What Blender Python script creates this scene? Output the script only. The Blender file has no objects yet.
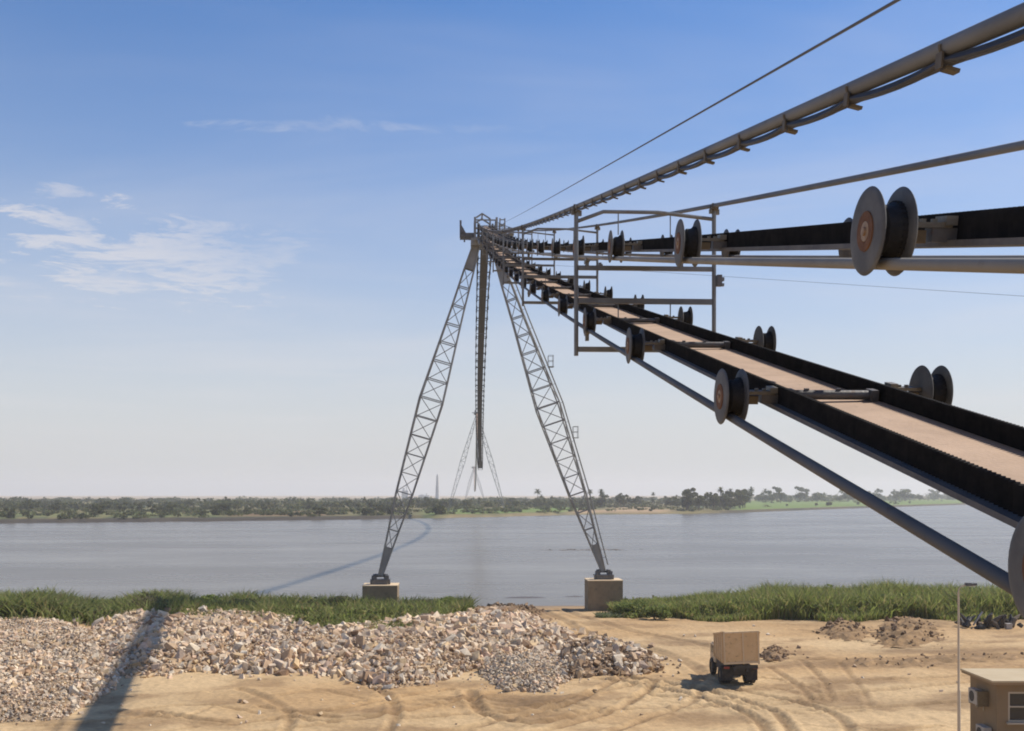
import bpy, math, random
import numpy as np
from mathutils import Vector, Matrix

random.seed(7)
rng = np.random.default_rng(7)
R = math.radians
scn = bpy.context.scene
col = scn.collection

# ------------------------------------------------------------------ camera
EYE = 11.1                      # eye height above the sandy yard (ground z = 0)
YAW = R(2.85)                   # the rope way runs along +Y; the lens looks a little right of it
F = 1024.0                      # focal length in pixels
HX, HY = 512.0, 494.0           # principal column, horizon row
cd = bpy.data.cameras.new('camera')
cam = bpy.data.objects.new('camera', cd); col.objects.link(cam)
cam.location = (0, 0, EYE)
cam.rotation_euler = (R(90), 0, -YAW)
cd.sensor_width = 36; cd.lens = 36
cd.shift_y = 128.5 / 1024
cd.clip_start = 0.05; cd.clip_end = 60000
scn.camera = cam

# ------------------------------------------------------------------ sky and sun
SUN_DIR = Vector((0.80, 0.30, 1.0)); SUN_DIR.rotate(Matrix.Rotation(-YAW, 3, 'Z')); SUN_DIR.normalize()
SUN_EL = math.asin(SUN_DIR.z); SUN_AZ = math.atan2(SUN_DIR.x, SUN_DIR.y)   # clockwise from +Y
world = bpy.data.worlds.new('World'); scn.world = world; world.use_nodes = True
wn = world.node_tree.nodes; wl = world.node_tree.links
for n in list(wn): wn.remove(n)
def N(tree, typ, **kw):
    n = tree.nodes.new(typ)
    for k, v in kw.items(): setattr(n, k, v)
    return n
def build_world():
    t = world.node_tree
    out = N(t, 'ShaderNodeOutputWorld'); bg = N(t, 'ShaderNodeBackground')
    sky = N(t, 'ShaderNodeTexSky', sky_type='NISHITA', sun_disc=False)
    sky.sun_elevation = SUN_EL; sky.sun_rotation = SUN_AZ
    sky.altitude = 300; sky.air_density = 1.0; sky.dust_density = 0.4; sky.ozone_density = 3.0
    bg.inputs['Strength'].default_value = 0.110
    # thin cirrus on a flat layer high above: direction / z
    tc = N(t, 'ShaderNodeTexCoord'); sep = N(t, 'ShaderNodeSeparateXYZ')
    wl.new(tc.outputs['Generated'], sep.inputs[0])
    def mth(op, a, b=None, c=None):
        m = N(t, 'ShaderNodeMath', operation=op)
        for i, v in enumerate((a, b, c)):
            if v is None: continue
            if isinstance(v, (int, float)): m.inputs[i].default_value = v
            else: wl.new(v, m.inputs[i])
        return m.outputs[0]
    zz = mth('MAXIMUM', sep.outputs['Z'], 0.03)
    px = mth('DIVIDE', sep.outputs['X'], zz); py = mth('DIVIDE', sep.outputs['Y'], zz)
    comb = N(t, 'ShaderNodeCombineXYZ'); wl.new(px, comb.inputs[0]); wl.new(py, comb.inputs[1])
    def noise(vec, scale, detail, rough, dist, stretch, rot, off):
        mp = N(t, 'ShaderNodeMapping'); wl.new(vec, mp.inputs['Vector'])
        mp.inputs['Scale'].default_value = stretch; mp.inputs['Rotation'].default_value = (0, 0, rot)
        mp.inputs['Location'].default_value = off
        nz = N(t, 'ShaderNodeTexNoise'); wl.new(mp.outputs[0], nz.inputs['Vector'])
        nz.inputs['Scale'].default_value = scale; nz.inputs['Detail'].default_value = detail
        nz.inputs['Roughness'].default_value = rough; nz.inputs['Distortion'].default_value = dist
        return nz.outputs['Fac']
    def ramp(v, a, b):
        m = N(t, 'ShaderNodeMapRange', interpolation_type='SMOOTHSTEP'); wl.new(v, m.inputs[0])
        m.inputs[1].default_value = a; m.inputs[2].default_value = b
        return m.outputs[0]
    def blob(cx, cy, rx, ry):            # soft patch where the cirrus is thicker (on the cloud layer)
        dx = mth('ADD', mth('DIVIDE', mth('SUBTRACT', px, cx), rx), mth('MULTIPLY', mth('SUBTRACT', fine, .5), 4.5))
        dy = mth('ADD', mth('DIVIDE', mth('SUBTRACT', py, cy), ry), mth('MULTIPLY', mth('SUBTRACT', fine2, .5), 4.5))
        d = mth('ADD', mth('MULTIPLY', dx, dx), mth('MULTIPLY', dy, dy))
        m = N(t, 'ShaderNodeMapRange', interpolation_type='SMOOTHSTEP'); wl.new(d, m.inputs[0])
        m.inputs[1].default_value = 1.0; m.inputs[2].default_value = 0.0
        return m.outputs[0]
    def layer_pt(x, y):
        v = Vector(((x - HX) / F, 1, (HY - y) / F)); v.rotate(Matrix.Rotation(-YAW, 3, 'Z'))
        return v.x / v.z, v.y / v.z
    fine = noise(comb.outputs[0], 3.0, 10, 0.68, 0.7, (0.8, 1.1, 1), R(-20), (3.1, 1.7, 0))
    fine2 = noise(comb.outputs[0], 4.1, 9, 0.7, 0.5, (0.9, 1.0, 1), R(35), (9.1, 4.7, 0))
    broad = noise(comb.outputs[0], 0.42, 5, 0.6, 0.5, (0.7, 1.0, 1), R(8), (5.3, 0.2, 0))
    veil = mth('MULTIPLY', ramp(broad, 0.40, 0.80), 0.30)
    dens = None
    for (x, y, rx, ry, k) in CLOUDS:
        cx, cy = layer_pt(x, y)
        b = mth('MULTIPLY', blob(cx, cy, rx, ry), k)
        dens = b if dens is None else mth('MAXIMUM', dens, b)
    wisp = mth('MULTIPLY', ramp(mth('ADD', fine, mth('MULTIPLY', dens, 0.28)), 0.52, 0.90), dens)
    cov = mth('MINIMUM', mth('ADD', veil, mth('MULTIPLY', wisp, 0.58)), 0.85)
    fade = ramp(sep.outputs['Z'], 0.02, 0.10)
    cov = mth('MULTIPLY', cov, fade)
    hs = N(t, 'ShaderNodeHueSaturation'); wl.new(sky.outputs[0], hs.inputs['Color'])
    hs.inputs['Hue'].default_value = 0.505; hs.inputs['Saturation'].default_value = 1.36; hs.inputs['Value'].default_value = 1.02
    hz = N(t, 'ShaderNodeValToRGB'); wl.new(sep.outputs['Z'], hz.inputs[0])          # dust veil thickening to the horizon, the same all round
    pts = [(0.0, 1.0), (.05, .93), (.12, .73), (.20, .48), (.30, .23), (.45, .06), (.7, 0)]
    while len(hz.color_ramp.elements) < len(pts): hz.color_ramp.elements.new(.5)
    for i, (p, v) in enumerate(pts): hz.color_ramp.elements[i].position = p; hz.color_ramp.elements[i].color = (v, v, v, 1)
    dm = N(t, 'ShaderNodeMix', data_type='RGBA'); wl.new(hz.outputs[0], dm.inputs['Factor'])
    wl.new(hs.outputs[0], dm.inputs['A']); dm.inputs['B'].default_value = (4.80, 4.76, 4.84, 1)
    mix = N(t, 'ShaderNodeMix', data_type='RGBA'); wl.new(cov, mix.inputs['Factor'])
    wl.new(dm.outputs['Result'], mix.inputs['A']); mix.inputs['B'].default_value = (5.6, 5.4, 5.5, 1)
    wl.new(mix.outputs['Result'], bg.inputs['Color']); wl.new(bg.outputs[0], out.inputs['Surface'])
CLOUDS = [(170, 268, 0.62, 1.0, 1.0), (108, 284, 0.28, 0.4, 0.9), (235, 250, 0.5, 0.5, 0.8), (12, 288, 0.22, 0.4, 0.7),
          (46, 222, 0.17, 0.30, 1.1), (70, 191, 0.14, 0.10, 0.8), (160, 221, 0.10, 0.06, 0.6), (400, 127, 0.6, 0.06, 0.55), (320, 124, 0.35, 0.045, 0.50)]
build_world()
sd = bpy.data.lights.new('sun', 'SUN'); so = bpy.data.objects.new('sun', sd); col.objects.link(so)
sd.energy = 4.2; sd.angle = R(0.55); sd.color = (1.0, 0.92, 0.80)
so.rotation_euler = SUN_DIR.to_track_quat('Z', 'Y').to_euler(); so.location = (60, -40, 120)
scn.view_settings.view_transform = 'Standard'; scn.view_settings.look = 'None'
scn.view_settings.gamma = 1.0; scn.view_settings.use_curve_mapping = False
scn.view_settings.exposure = 0.35
scn.render.engine = 'CYCLES'
scn.cycles.filter_width = 1.9
try:
    scn.cycles.volume_bounces = 1; scn.cycles.max_bounces = 8
except Exception: pass

# ------------------------------------------------------------------ helpers
CY, SY = math.cos(YAW), math.sin(YAW)
def to_world(xc, d):             # right-of-lens, depth -> rope coordinates
    return xc * CY + d * SY * 1.0, -xc * SY + d * CY
def world_of(px, D, z):          # picture column px at depth D, world height z
    xc = (px - HX) / F * D
    x, y = xc * CY + D * SY, -xc * SY + D * CY
    return Vector((x, y, z))
def pt(px, py, D):
    return world_of(px, D, EYE - (py - HY) / F * D)
def gpt(px, py, z=0.0):          # picture point lying on the level z
    D = (EYE - z) * F / (py - HY)
    return world_of(px, D, z)
def at_y(px, py, Y):             # picture point on the vertical plane y = Y
    k = (px - HX) / F
    D = Y / (CY - k * SY)
    return pt(px, py, D)
def cam_xy(x, y):                # world -> column, depth (numpy ok)
    xc = x * CY - y * SY; d = x * SY + y * CY
    return xc, d

def tag(o, label=None, cat=None, group=None, kind=None):
    if label: o['label'] = label
    if cat: o['category'] = cat
    if group: o['group'] = group
    if kind: o['kind'] = kind
    return o
def empty(name, loc=(0, 0, 0), rz=0.0, label=None, cat=None, group=None):
    o = bpy.data.objects.new(name, None); col.objects.link(o)
    o.location = loc; o.rotation_euler = (0, 0, rz); o.empty_display_size = 0.2
    return tag(o, label, cat, group)
def put(name, mesh, parent=None, loc=None, rot=None):
    o = bpy.data.objects.new(name, mesh); col.objects.link(o)
    if parent is not None: o.parent = parent
    if loc is not None: o.location = loc
    if rot is not None: o.rotation_euler = rot
    return o

class MB:
    """collects faces; build() links them as one mesh object"""
    def __init__(s): s.v = []; s.f = []; s.m = []; s.cur = 0
    def add(s, vs, fs):
        b = len(s.v); s.v.extend([tuple(v) for v in vs])
        for f in fs: s.f.append(tuple(i + b for i in f)); s.m.append(s.cur)
        return s
    def box(s, c, d, rot=None):
        x, y, z = d[0] / 2, d[1] / 2, d[2] / 2
        vs = [Vector((a, b, e)) for a in (-x, x) for b in (-y, y) for e in (-z, z)]
        if rot is not None: vs = [rot @ v for v in vs]
        c = Vector(c)
        return s.add([v + c for v in vs], [(0, 1, 3, 2), (4, 6, 7, 5), (0, 4, 5, 1), (2, 3, 7, 6), (0, 2, 6, 4), (1, 5, 7, 3)])
    def bar(s, a, b, w, h=None, up=(0, 0, 1)):       # rectangular bar from a to b
        a, b = Vector(a), Vector(b); h = h or w
        t = (b - a).normalized(); u = Vector(up)
        if abs(t.dot(u)) > 0.97: u = Vector((0, 1, 0))
        r = t.cross(u).normalized(); n = r.cross(t)
        vs = [p + r * (i * w / 2) + n * (j * h / 2) for p in (a, b) for (i, j) in ((-1, -1), (1, -1), (1, 1), (-1, 1))]
        return s.add(vs, [(0, 1, 2, 3), (7, 6, 5, 4), (0, 4, 5, 1), (1, 5, 6, 2), (2, 6, 7, 3), (3, 7, 4, 0)])
    def tube(s, pts, r, n=8, caps=True):
        pts = [Vector(p) for p in pts]; rs = r if hasattr(r, '__len__') else [r] * len(pts)
        rings = []; b0 = len(s.v)
        t0 = (pts[1] - pts[0]).normalized(); u = Vector((0, 0, 1)) if abs(t0.z) < 0.9 else Vector((1, 0, 0))
        for i, p in enumerate(pts):
            t = (pts[min(i + 1, len(pts) - 1)] - pts[max(i - 1, 0)]).normalized()
            x = t.cross(u).normalized(); u2 = x.cross(t); u = u2
            for k in range(n):
                a = 2 * math.pi * k / n
                s.v.append(tuple(p + (x * math.cos(a) + u2 * math.sin(a)) * rs[i]))
        for i in range(len(pts) - 1):
            for k in range(n):
                k2 = (k + 1) % n
                s.f.append((b0 + i * n + k, b0 + (i + 1) * n + k, b0 + (i + 1) * n + k2, b0 + i * n + k2)); s.m.append(s.cur)
        if caps:
            s.f.append(tuple(b0 + k for k in range(n))); s.m.append(s.cur)
            e = b0 + (len(pts) - 1) * n
            s.f.append(tuple(e + n - 1 - k for k in range(n))); s.m.append(s.cur)
        return s
    def lathe_x(s, prof, n=24):                    # prof: (x, r) about the X axis
        b0 = len(s.v)
        for (x, r) in prof:
            for k in range(n):
                a = 2 * math.pi * k / n; s.v.append((x, r * math.cos(a), r * math.sin(a)))
        for i in range(len(prof) - 1):
            for k in range(n):
                k2 = (k + 1) % n
                s.f.append((b0 + i * n + k, b0 + i * n + k2, b0 + (i + 1) * n + k2, b0 + (i + 1) * n + k)); s.m.append(s.cur)
        return s
    def mesh(s, name, mats, smooth=False):
        me = bpy.data.meshes.new(name); me.from_pydata(s.v, [], s.f)
        for m in (mats if isinstance(mats, (list, tuple)) else [mats]): me.materials.append(m)
        if any(s.m): me.polygons.foreach_set('material_index', s.m)
        if smooth:
            me.polygons.foreach_set('use_smooth', [True] * len(s.f))
            try: me.set_sharp_from_angle(angle=R(40))
            except Exception: pass
        me.update(); return me
    def build(s, name, mats, parent=None, smooth=False):
        return put(name, s.mesh(name, mats, smooth), parent)

def np_mesh(name, V, faces, mat, tint=None, smooth=False):
    """V (n,3); faces: list of int arrays (m,3) or (m,4); tint: per-vertex float in 0..1 or (n,3) colour"""
    me = bpy.data.meshes.new(name)
    V = np.asarray(V, dtype=np.float32); me.vertices.add(len(V)); me.vertices.foreach_set('co', V.ravel())
    loops = np.concatenate([f.ravel() for f in faces]).astype(np.int32)
    tot = np.concatenate([np.full(len(f), f.shape[1]) for f in faces]).astype(np.int32)
    st = np.concatenate([[0], np.cumsum(tot)[:-1]]).astype(np.int32)
    me.loops.add(len(loops)); me.loops.foreach_set('vertex_index', loops)
    me.polygons.add(len(tot)); me.polygons.foreach_set('loop_start', st)
    try: me.polygons.foreach_set('loop_total', tot)
    except Exception: pass
    me.polygons.foreach_set('use_smooth', np.full(len(tot), bool(smooth)))
    me.update(calc_edges=True); me.validate()
    if tint is not None:
        tint = np.asarray(tint, dtype=np.float32)
        a = me.attributes.new('tint', 'FLOAT_COLOR', 'POINT')
        if tint.ndim == 1: tint = np.stack([tint] * 3, 1)
        a.data.foreach_set('color', np.concatenate([tint, np.ones((len(tint), 1), np.float32)], 1).ravel())
    me.materials.append(mat)
    return me

def vnoise(x, y, seed=0):         # smooth value noise, numpy
    def h(i, j):
        k = (i * 374761393 + j * 668265263 + seed * 974711) & 0x7fffffff
        k = ((k ^ (k >> 13)) * 1274126177) & 0x7fffffff
        return ((k ^ (k >> 16)) & 0xffff) / 65535.0
    xi = np.floor(x).astype(np.int64); yi = np.floor(y).astype(np.int64); fx = x - xi; fy = y - yi
    fx = fx * fx * (3 - 2 * fx); fy = fy * fy * (3 - 2 * fy)
    return (h(xi, yi) * (1 - fx) + h(xi + 1, yi) * fx) * (1 - fy) + (h(xi, yi + 1) * (1 - fx) + h(xi + 1, yi + 1) * fx) * fy
def fbm(x, y, seed=0, o=4):
    s = 0; a = 0.5
    for i in range(o):
        s = s + a * vnoise(x, y, seed + i); x = x * 2.03; y = y * 2.03; a *= 0.5
    return s

# ------------------------------------------------------------------ materials
def mat(name, c1, c2=None, scale=3.0, rough=0.7, metal=0.0, bump=0.0, bscale=20.0, c3=None, spec=None, coords='Object', detail=6, thr=(0.35, 0.65), c3thr=(0.6, 0.72)):
    m = bpy.data.materials.new(name); m.use_nodes = True
    t = m.node_tree; b = t.nodes['Principled BSDF']
    b.inputs['Roughness'].default_value = rough; b.inputs['Metallic'].default_value = metal
    if spec is not None: b.inputs['Specular IOR Level'].default_value = spec
    tc = N(t, 'ShaderNodeTexCoord')
    if c2 is None: b.inputs['Base Color'].default_value = (*c1, 1)
    else:
        nz = N(t, 'ShaderNodeTexNoise'); nz.inputs['Scale'].default_value = scale; nz.inputs['Detail'].default_value = detail
        nz.inputs['Roughness'].default_value = 0.62
        t.links.new(tc.outputs[coords], nz.inputs['Vector'])
        mr = N(t, 'ShaderNodeMapRange'); t.links.new(nz.outputs['Fac'], mr.inputs[0])
        mr.inputs[1].default_value, mr.inputs[2].default_value = thr
        mx = N(t, 'ShaderNodeMix', data_type='RGBA'); t.links.new(mr.outputs[0], mx.inputs['Factor'])
        mx.inputs['A'].default_value = (*c1, 1); mx.inputs['B'].default_value = (*c2, 1)
        outc = mx.outputs['Result']
        if c3 is not None:
            n2 = N(t, 'ShaderNodeTexNoise'); n2.inputs['Scale'].default_value = scale * 2.7; n2.inputs['Detail'].default_value = 8
            n2.inputs['Roughness'].default_value = 0.7
            t.links.new(tc.outputs[coords], n2.inputs['Vector'])
            r2 = N(t, 'ShaderNodeMapRange'); t.links.new(n2.outputs['Fac'], r2.inputs[0])
            r2.inputs[1].default_value, r2.inputs[2].default_value = c3thr
            m2 = N(t, 'ShaderNodeMix', data_type='RGBA'); t.links.new(r2.outputs[0], m2.inputs['Factor'])
            t.links.new(outc, m2.inputs['A']); m2.inputs['B'].default_value = (*c3, 1); outc = m2.outputs['Result']
        t.links.new(outc, b.inputs['Base Color'])
    if bump > 0:
        nb = N(t, 'ShaderNodeTexNoise'); nb.inputs['Scale'].default_value = bscale; nb.inputs['Detail'].default_value = 6
        t.links.new(tc.outputs[coords], nb.inputs['Vector'])
        bp = N(t, 'ShaderNodeBump'); bp.inputs['Strength'].default_value = bump; bp.inputs['Distance'].default_value = 0.05
        t.links.new(nb.outputs['Fac'], bp.inputs['Height']); t.links.new(bp.outputs[0], b.inputs['Normal'])
    return m
def tint_mat(name, rough=0.85, gain=1.0, transl=0.0, noise=None):
    """colour carried by the geometry (one colour per stone / leaf)"""
    m = bpy.data.materials.new(name); m.use_nodes = True; t = m.node_tree; b = t.nodes['Principled BSDF']
    a = N(t, 'ShaderNodeAttribute', attribute_name='tint'); outc = a.outputs['Color']
    if noise:
        tc = N(t, 'ShaderNodeTexCoord'); nz = N(t, 'ShaderNodeTexNoise'); nz.inputs['Scale'].default_value = noise[0]; nz.inputs['Detail'].default_value = 8
        nz.inputs['Roughness'].default_value = 0.7
        t.links.new(tc.outputs['Object'], nz.inputs['Vector'])
        mr = N(t, 'ShaderNodeMapRange'); t.links.new(nz.outputs['Fac'], mr.inputs[0])
        mr.inputs[1].default_value = 0.25; mr.inputs[2].default_value = 0.75; mr.inputs[3].default_value = 1 - noise[1]; mr.inputs[4].default_value = 1 + noise[1]
        vm = N(t, 'ShaderNodeVectorMath', operation='SCALE'); t.links.new(outc, vm.inputs[0]); t.links.new(mr.outputs[0], vm.inputs['Scale'])
        outc = vm.outputs[0]
        if len(noise) > 2:
            bp = N(t, 'ShaderNodeBump'); bp.inputs['Strength'].default_value = noise[2]; bp.inputs['Distance'].default_value = 0.08
            t.links.new(nz.outputs['Fac'], bp.inputs['Height']); t.links.new(bp.outputs[0], b.inputs['Normal'])
    t.links.new(outc, b.inputs['Base Color']); b.inputs['Roughness'].default_value = rough
    b.inputs['Specular IOR Level'].default_value = 0.25
    if transl:
        tr = N(t, 'ShaderNodeBsdfTranslucent'); t.links.new(outc, tr.inputs['Color'])
        ms = N(t, 'ShaderNodeMixShader'); ms.inputs[0].default_value = transl
        o = [n for n in t.nodes if n.type == 'OUTPUT_MATERIAL'][0]
        t.links.new(b.outputs[0], ms.inputs[1]); t.links.new(tr.outputs[0], ms.inputs[2]); t.links.new(ms.outputs[0], o.inputs['Surface'])
    return m
M = {}
M['steel'] = mat('galvanised_steel', (.145, .15, .152), (.21, .213, .208), 2.5, .55, .35, .1, 40, c3=(.17, .115, .075), c3thr=(.62, .74))
M['rope'] = mat('rope_steel', (.150, .155, .156), (.21, .213, .208), 1.2, .7, .0, c3=(.12, .09, .065), c3thr=(.6, .75), spec=.3)
M['rope_dark'] = mat('rope_steel_greased', (.095, .093, .090), (.14, .136, .128), 1.2, .7, .0, c3=(.09, .07, .055), spec=.25)
M['rope_pale'] = mat('rope_steel_dusty', (.22, .205, .175), (.30, .28, .24), 1.2, .7, .0, c3=(.15, .12, .085), c3thr=(.6, .75), spec=.3)
M['dark_steel'] = mat('dark_steel', (.09, .09, .095), (.15, .145, .14), 4, .55, .4, .1, 40, c3=(.14, .085, .05))
M['rubber'] = mat('black_rubber', (.010, .010, .011), (.022, .021, .020), 9, .8, 0, .1, 60, c3=(.06, .052, .044), c3thr=(.66, .85), spec=.25)
M['tread'] = mat('tread_rubber', (.014, .015, .017), (.03, .03, .031), 14, .75, 0, .15, 60, spec=.3)
M['flange'] = mat('flange_grey', (.072, .075, .078), (.135, .135, .130), 5, .7, .0, .08, 50, c3=(.10, .085, .065), c3thr=(.6, .75))
M['rust'] = mat('rust', (.12, .055, .026), (.18, .085, .04), 18, .85, .0, .2, 50, c3=(.09, .045, .03))
M['bearing'] = mat('bearing_metal', (.36, .25, .15), (.24, .15, .085), 25, .6, .2)
M['bracket'] = mat('bracket_zinc', (.24, .22, .18), (.16, .145, .115), 14, .5, .3, .1, 50, c3=(.2, .13, .07))
M['bracket_tan'] = mat('bracket_polymer', (.17, .125, .065), (.12, .09, .05), 14, .7, 0, .1, 50)
M['belt_top'] = mat('belt_dusty_top', (.49, .35, .25), (.39, .275, .195), 2.2, .85, 0, .15, 40, c3=(.25, .18, .13), c3thr=(.58, .80))
M['belt_edge'] = mat('belt_edge', (.085, .085, .09), (.14, .135, .13), 5, .75, 0, .1, 40)
M['cable'] = mat('cable_sheath', (.03, .029, .028), (.055, .05, .046), 6, .6)
M['clip'] = mat('hanger_clip', (.15, .13, .09), (.105, .09, .065), 12, .7)
M['tower'] = mat('tower_steel', (.20, .205, .20), (.275, .275, .26), .7, .6, .25, c3=(.12, .10, .08))
M['far_steel'] = mat('far_steel', (.20, .20, .20), (.28, .28, .27), .3, .6, .2)
M['concrete'] = mat('concrete_footing', (.215, .155, .088), (.29, .21, .12), 1.1, .9, 0, .35, 6, c3=(.12, .088, .055), c3thr=(.55, .75))
M['concrete_grey'] = mat('far_concrete', (.62, .60, .57), (.70, .68, .64), .05, .9)
M['bark'] = mat('bark', (.09, .07, .05), (.15, .115, .08), 2, .95)
M['tan_paint'] = mat('tan_paint', (.60, .385, .18), (.66, .45, .235), 1.6, .7, 0, .15, 8, c3=(.28, .17, .085), c3thr=(.55, .75))
M['tan_light'] = mat('tan_pale', (.68, .52, .32), (.60, .44, .26), 1.8, .75, 0, .15, 8, c3=(.33, .22, .12), c3thr=(.6, .75))  # paler tan; also brightens the truck's left side and the footing tops
M['truck_dark'] = mat('truck_chassis', (.02, .019, .018), (.05, .043, .036), 3, .7)
M['tyre'] = mat('tyre', (.018, .018, .018), (.05, .043, .035), 5, .85)
M['red_lamp'] = mat('lamp_red', (.25, .02, .015), None, rough=.4)
M['wall'] = mat('cabin_wall', (.245, .17, .092), (.20, .14, .075), .8, .85, 0, .1, 12, c3=(.27, .19, .11))
M['roof'] = mat('cabin_roof', (.42, .325, .19), (.48, .385, .24), .6, .8, 0, .1, 10, c3=(.45, .36, .25))
M['fascia'] = mat('cabin_fascia', (.31, .22, .12), (.26, .18, .10), .8, .8)
M['glass'] = mat('window_glass', (.02, .025, .03), None, rough=.08)
M['white'] = mat('white_paint', (.42, .39, .34), (.33, .30, .26), 4, .5)
M['dark_grille'] = mat('dark_grille', (.03, .03, .03), (.06, .055, .05), 20, .7)
M['frame'] = mat('window_frame', (.42, .36, .27), None, rough=.6)
M['pole'] = mat('pole_paint', (.56, .47, .35), (.48, .40, .29), 2, .6, .1)
M['mud'] = mat('wet_mud', (.06, .048, .04), (.12, .092, .07), .35, .55, 0, .3, 2, coords='Object')
M['stone'] = tint_mat('broken_stone', .9, noise=(1.6, .25))
M['leaf'] = tint_mat('leaves', .65, transl=.55)
M['sand'] = tint_mat('sand', .95, noise=(3.2, .30, .7))
M['bank'] = tint_mat('bank_soil', .95, noise=(.06, .30))

def stone_single():
    m = bpy.data.materials.new('picked_stone'); m.use_nodes = True; t = m.node_tree; b = t.nodes['Principled BSDF']
    oi = N(t, 'ShaderNodeObjectInfo'); cr = N(t, 'ShaderNodeValToRGB'); t.links.new(oi.outputs['Random'], cr.inputs[0])
    cr.color_ramp.interpolation = 'CONSTANT'
    cols = [(.60, .50, .37), (.55, .42, .29), (.49, .42, .33), (.66, .57, .44), (.42, .30, .19), (.56, .42, .30), (.63, .53, .40), (.52, .39, .24)]
    while len(cr.color_ramp.elements) < len(cols): cr.color_ramp.elements.new(0.5)
    for i, c in enumerate(cols): cr.color_ramp.elements[i].position = i / len(cols); cr.color_ramp.elements[i].color = (*c, 1)
    tc = N(t, 'ShaderNodeTexCoord'); nz = N(t, 'ShaderNodeTexNoise'); nz.inputs['Scale'].default_value = 2.5; nz.inputs['Detail'].default_value = 7
    t.links.new(tc.outputs['Object'], nz.inputs['Vector'])
    mr = N(t, 'ShaderNodeMapRange'); t.links.new(nz.outputs['Fac'], mr.inputs[0]); mr.inputs[1].default_value = .3; mr.inputs[2].default_value = .7
    mr.inputs[3].default_value = .72; mr.inputs[4].default_value = 1.12
    vm = N(t, 'ShaderNodeVectorMath', operation='SCALE'); t.links.new(cr.outputs[0], vm.inputs[0]); t.links.new(mr.outputs[0], vm.inputs['Scale'])
    t.links.new(vm.outputs[0], b.inputs['Base Color']); b.inputs['Roughness'].default_value = .9; b.inputs['Specular IOR Level'].default_value = .25
    return m
M['stone_single'] = stone_single()

def water_mat():
    m = bpy.data.materials.new('river_water'); m.use_nodes = True; t = m.node_tree; b = t.nodes['Principled BSDF']
    tc = N(t, 'ShaderNodeTexCoord')
    def nz(scale, stretch, detail=4, rot=0.0, rough=.55):
        mp = N(t, 'ShaderNodeMapping'); t.links.new(tc.outputs['Object'], mp.inputs['Vector']); mp.inputs['Scale'].default_value = stretch
        mp.inputs['Rotation'].default_value = (0, 0, rot)
        n = N(t, 'ShaderNodeTexNoise'); n.inputs['Scale'].default_value = scale; n.inputs['Detail'].default_value = detail; n.inputs['Roughness'].default_value = rough
        t.links.new(mp.outputs[0], n.inputs['Vector']); return n.outputs['Fac']
    streak = nz(.026, (.5, 1.3, 1), 7, R(-5), .65)
    mr = N(t, 'ShaderNodeMapRange'); t.links.new(streak, mr.inputs[0]); mr.inputs[1].default_value = .38; mr.inputs[2].default_value = .66
    mr.inputs[3].default_value = .30; mr.inputs[4].default_value = .205          # slicks: smoother water mirrors more sky
    t.links.new(mr.outputs[0], b.inputs['Roughness'])
    mx = N(t, 'ShaderNodeMix', data_type='RGBA'); t.links.new(streak, mx.inputs['Factor'])
    mx.inputs['A'].default_value = (.145, .125, .094, 1); mx.inputs['B'].default_value = (.155, .134, .102, 1)
    t.links.new(mx.outputs['Result'], b.inputs['Base Color'])
    b.inputs['IOR'].default_value = 1.33
    w1 = nz(.9, (.45, 1.0, 1), 5, R(8)); w2 = nz(.13, (.4, 1.0, 1), 3, R(-6))
    ad = N(t, 'ShaderNodeMath', operation='MULTIPLY_ADD'); t.links.new(w2, ad.inputs[0]); ad.inputs[1].default_value = 1.6; t.links.new(w1, ad.inputs[2])
    bp = N(t, 'ShaderNodeBump'); bp.inputs['Strength'].default_value = .50; bp.inputs['Distance'].default_value = .14
    t.links.new(ad.outputs[0], bp.inputs['Height']); t.links.new(bp.outputs[0], b.inputs['Normal'])
    return m
M['water'] = water_mat()

# ------------------------------------------------------------------ ground, river, far bank
WATER_Z = -1.2
def dist_polyline(X, Y, P):
    d = np.full(X.shape, 1e9)
    for (ax, ay), (bx, by) in zip(P[:-1], P[1:]):
        dx, dy = bx - ax, by - ay; L = dx * dx + dy * dy + 1e-9
        t = np.clip(((X - ax) * dx + (Y - ay) * dy) / L, 0, 1)
        d = np.minimum(d, np.hypot(X - ax - t * dx, Y - ay - t * dy))
    return d
def smooth_path(P, n=5):          # Catmull-Rom
    P = [np.array(p, float) for p in P]; out = []
    for i in range(len(P) - 1):
        p0, p1, p2, p3 = P[max(i - 1, 0)], P[i], P[i + 1], P[min(i + 2, len(P) - 1)]
        for k in range(n):
            t = k / n
            out.append(.5 * (2 * p1 + (p2 - p0) * t + (2 * p0 - 5 * p1 + 4 * p2 - p3) * t * t + (3 * p1 - p0 - 3 * p2 + p3) * t ** 3))
    out.append(P[-1]); return [tuple(p) for p in out]
def gpath(pts): return smooth_path([tuple(gpt(x, y)[:2]) for x, y in pts])
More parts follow.
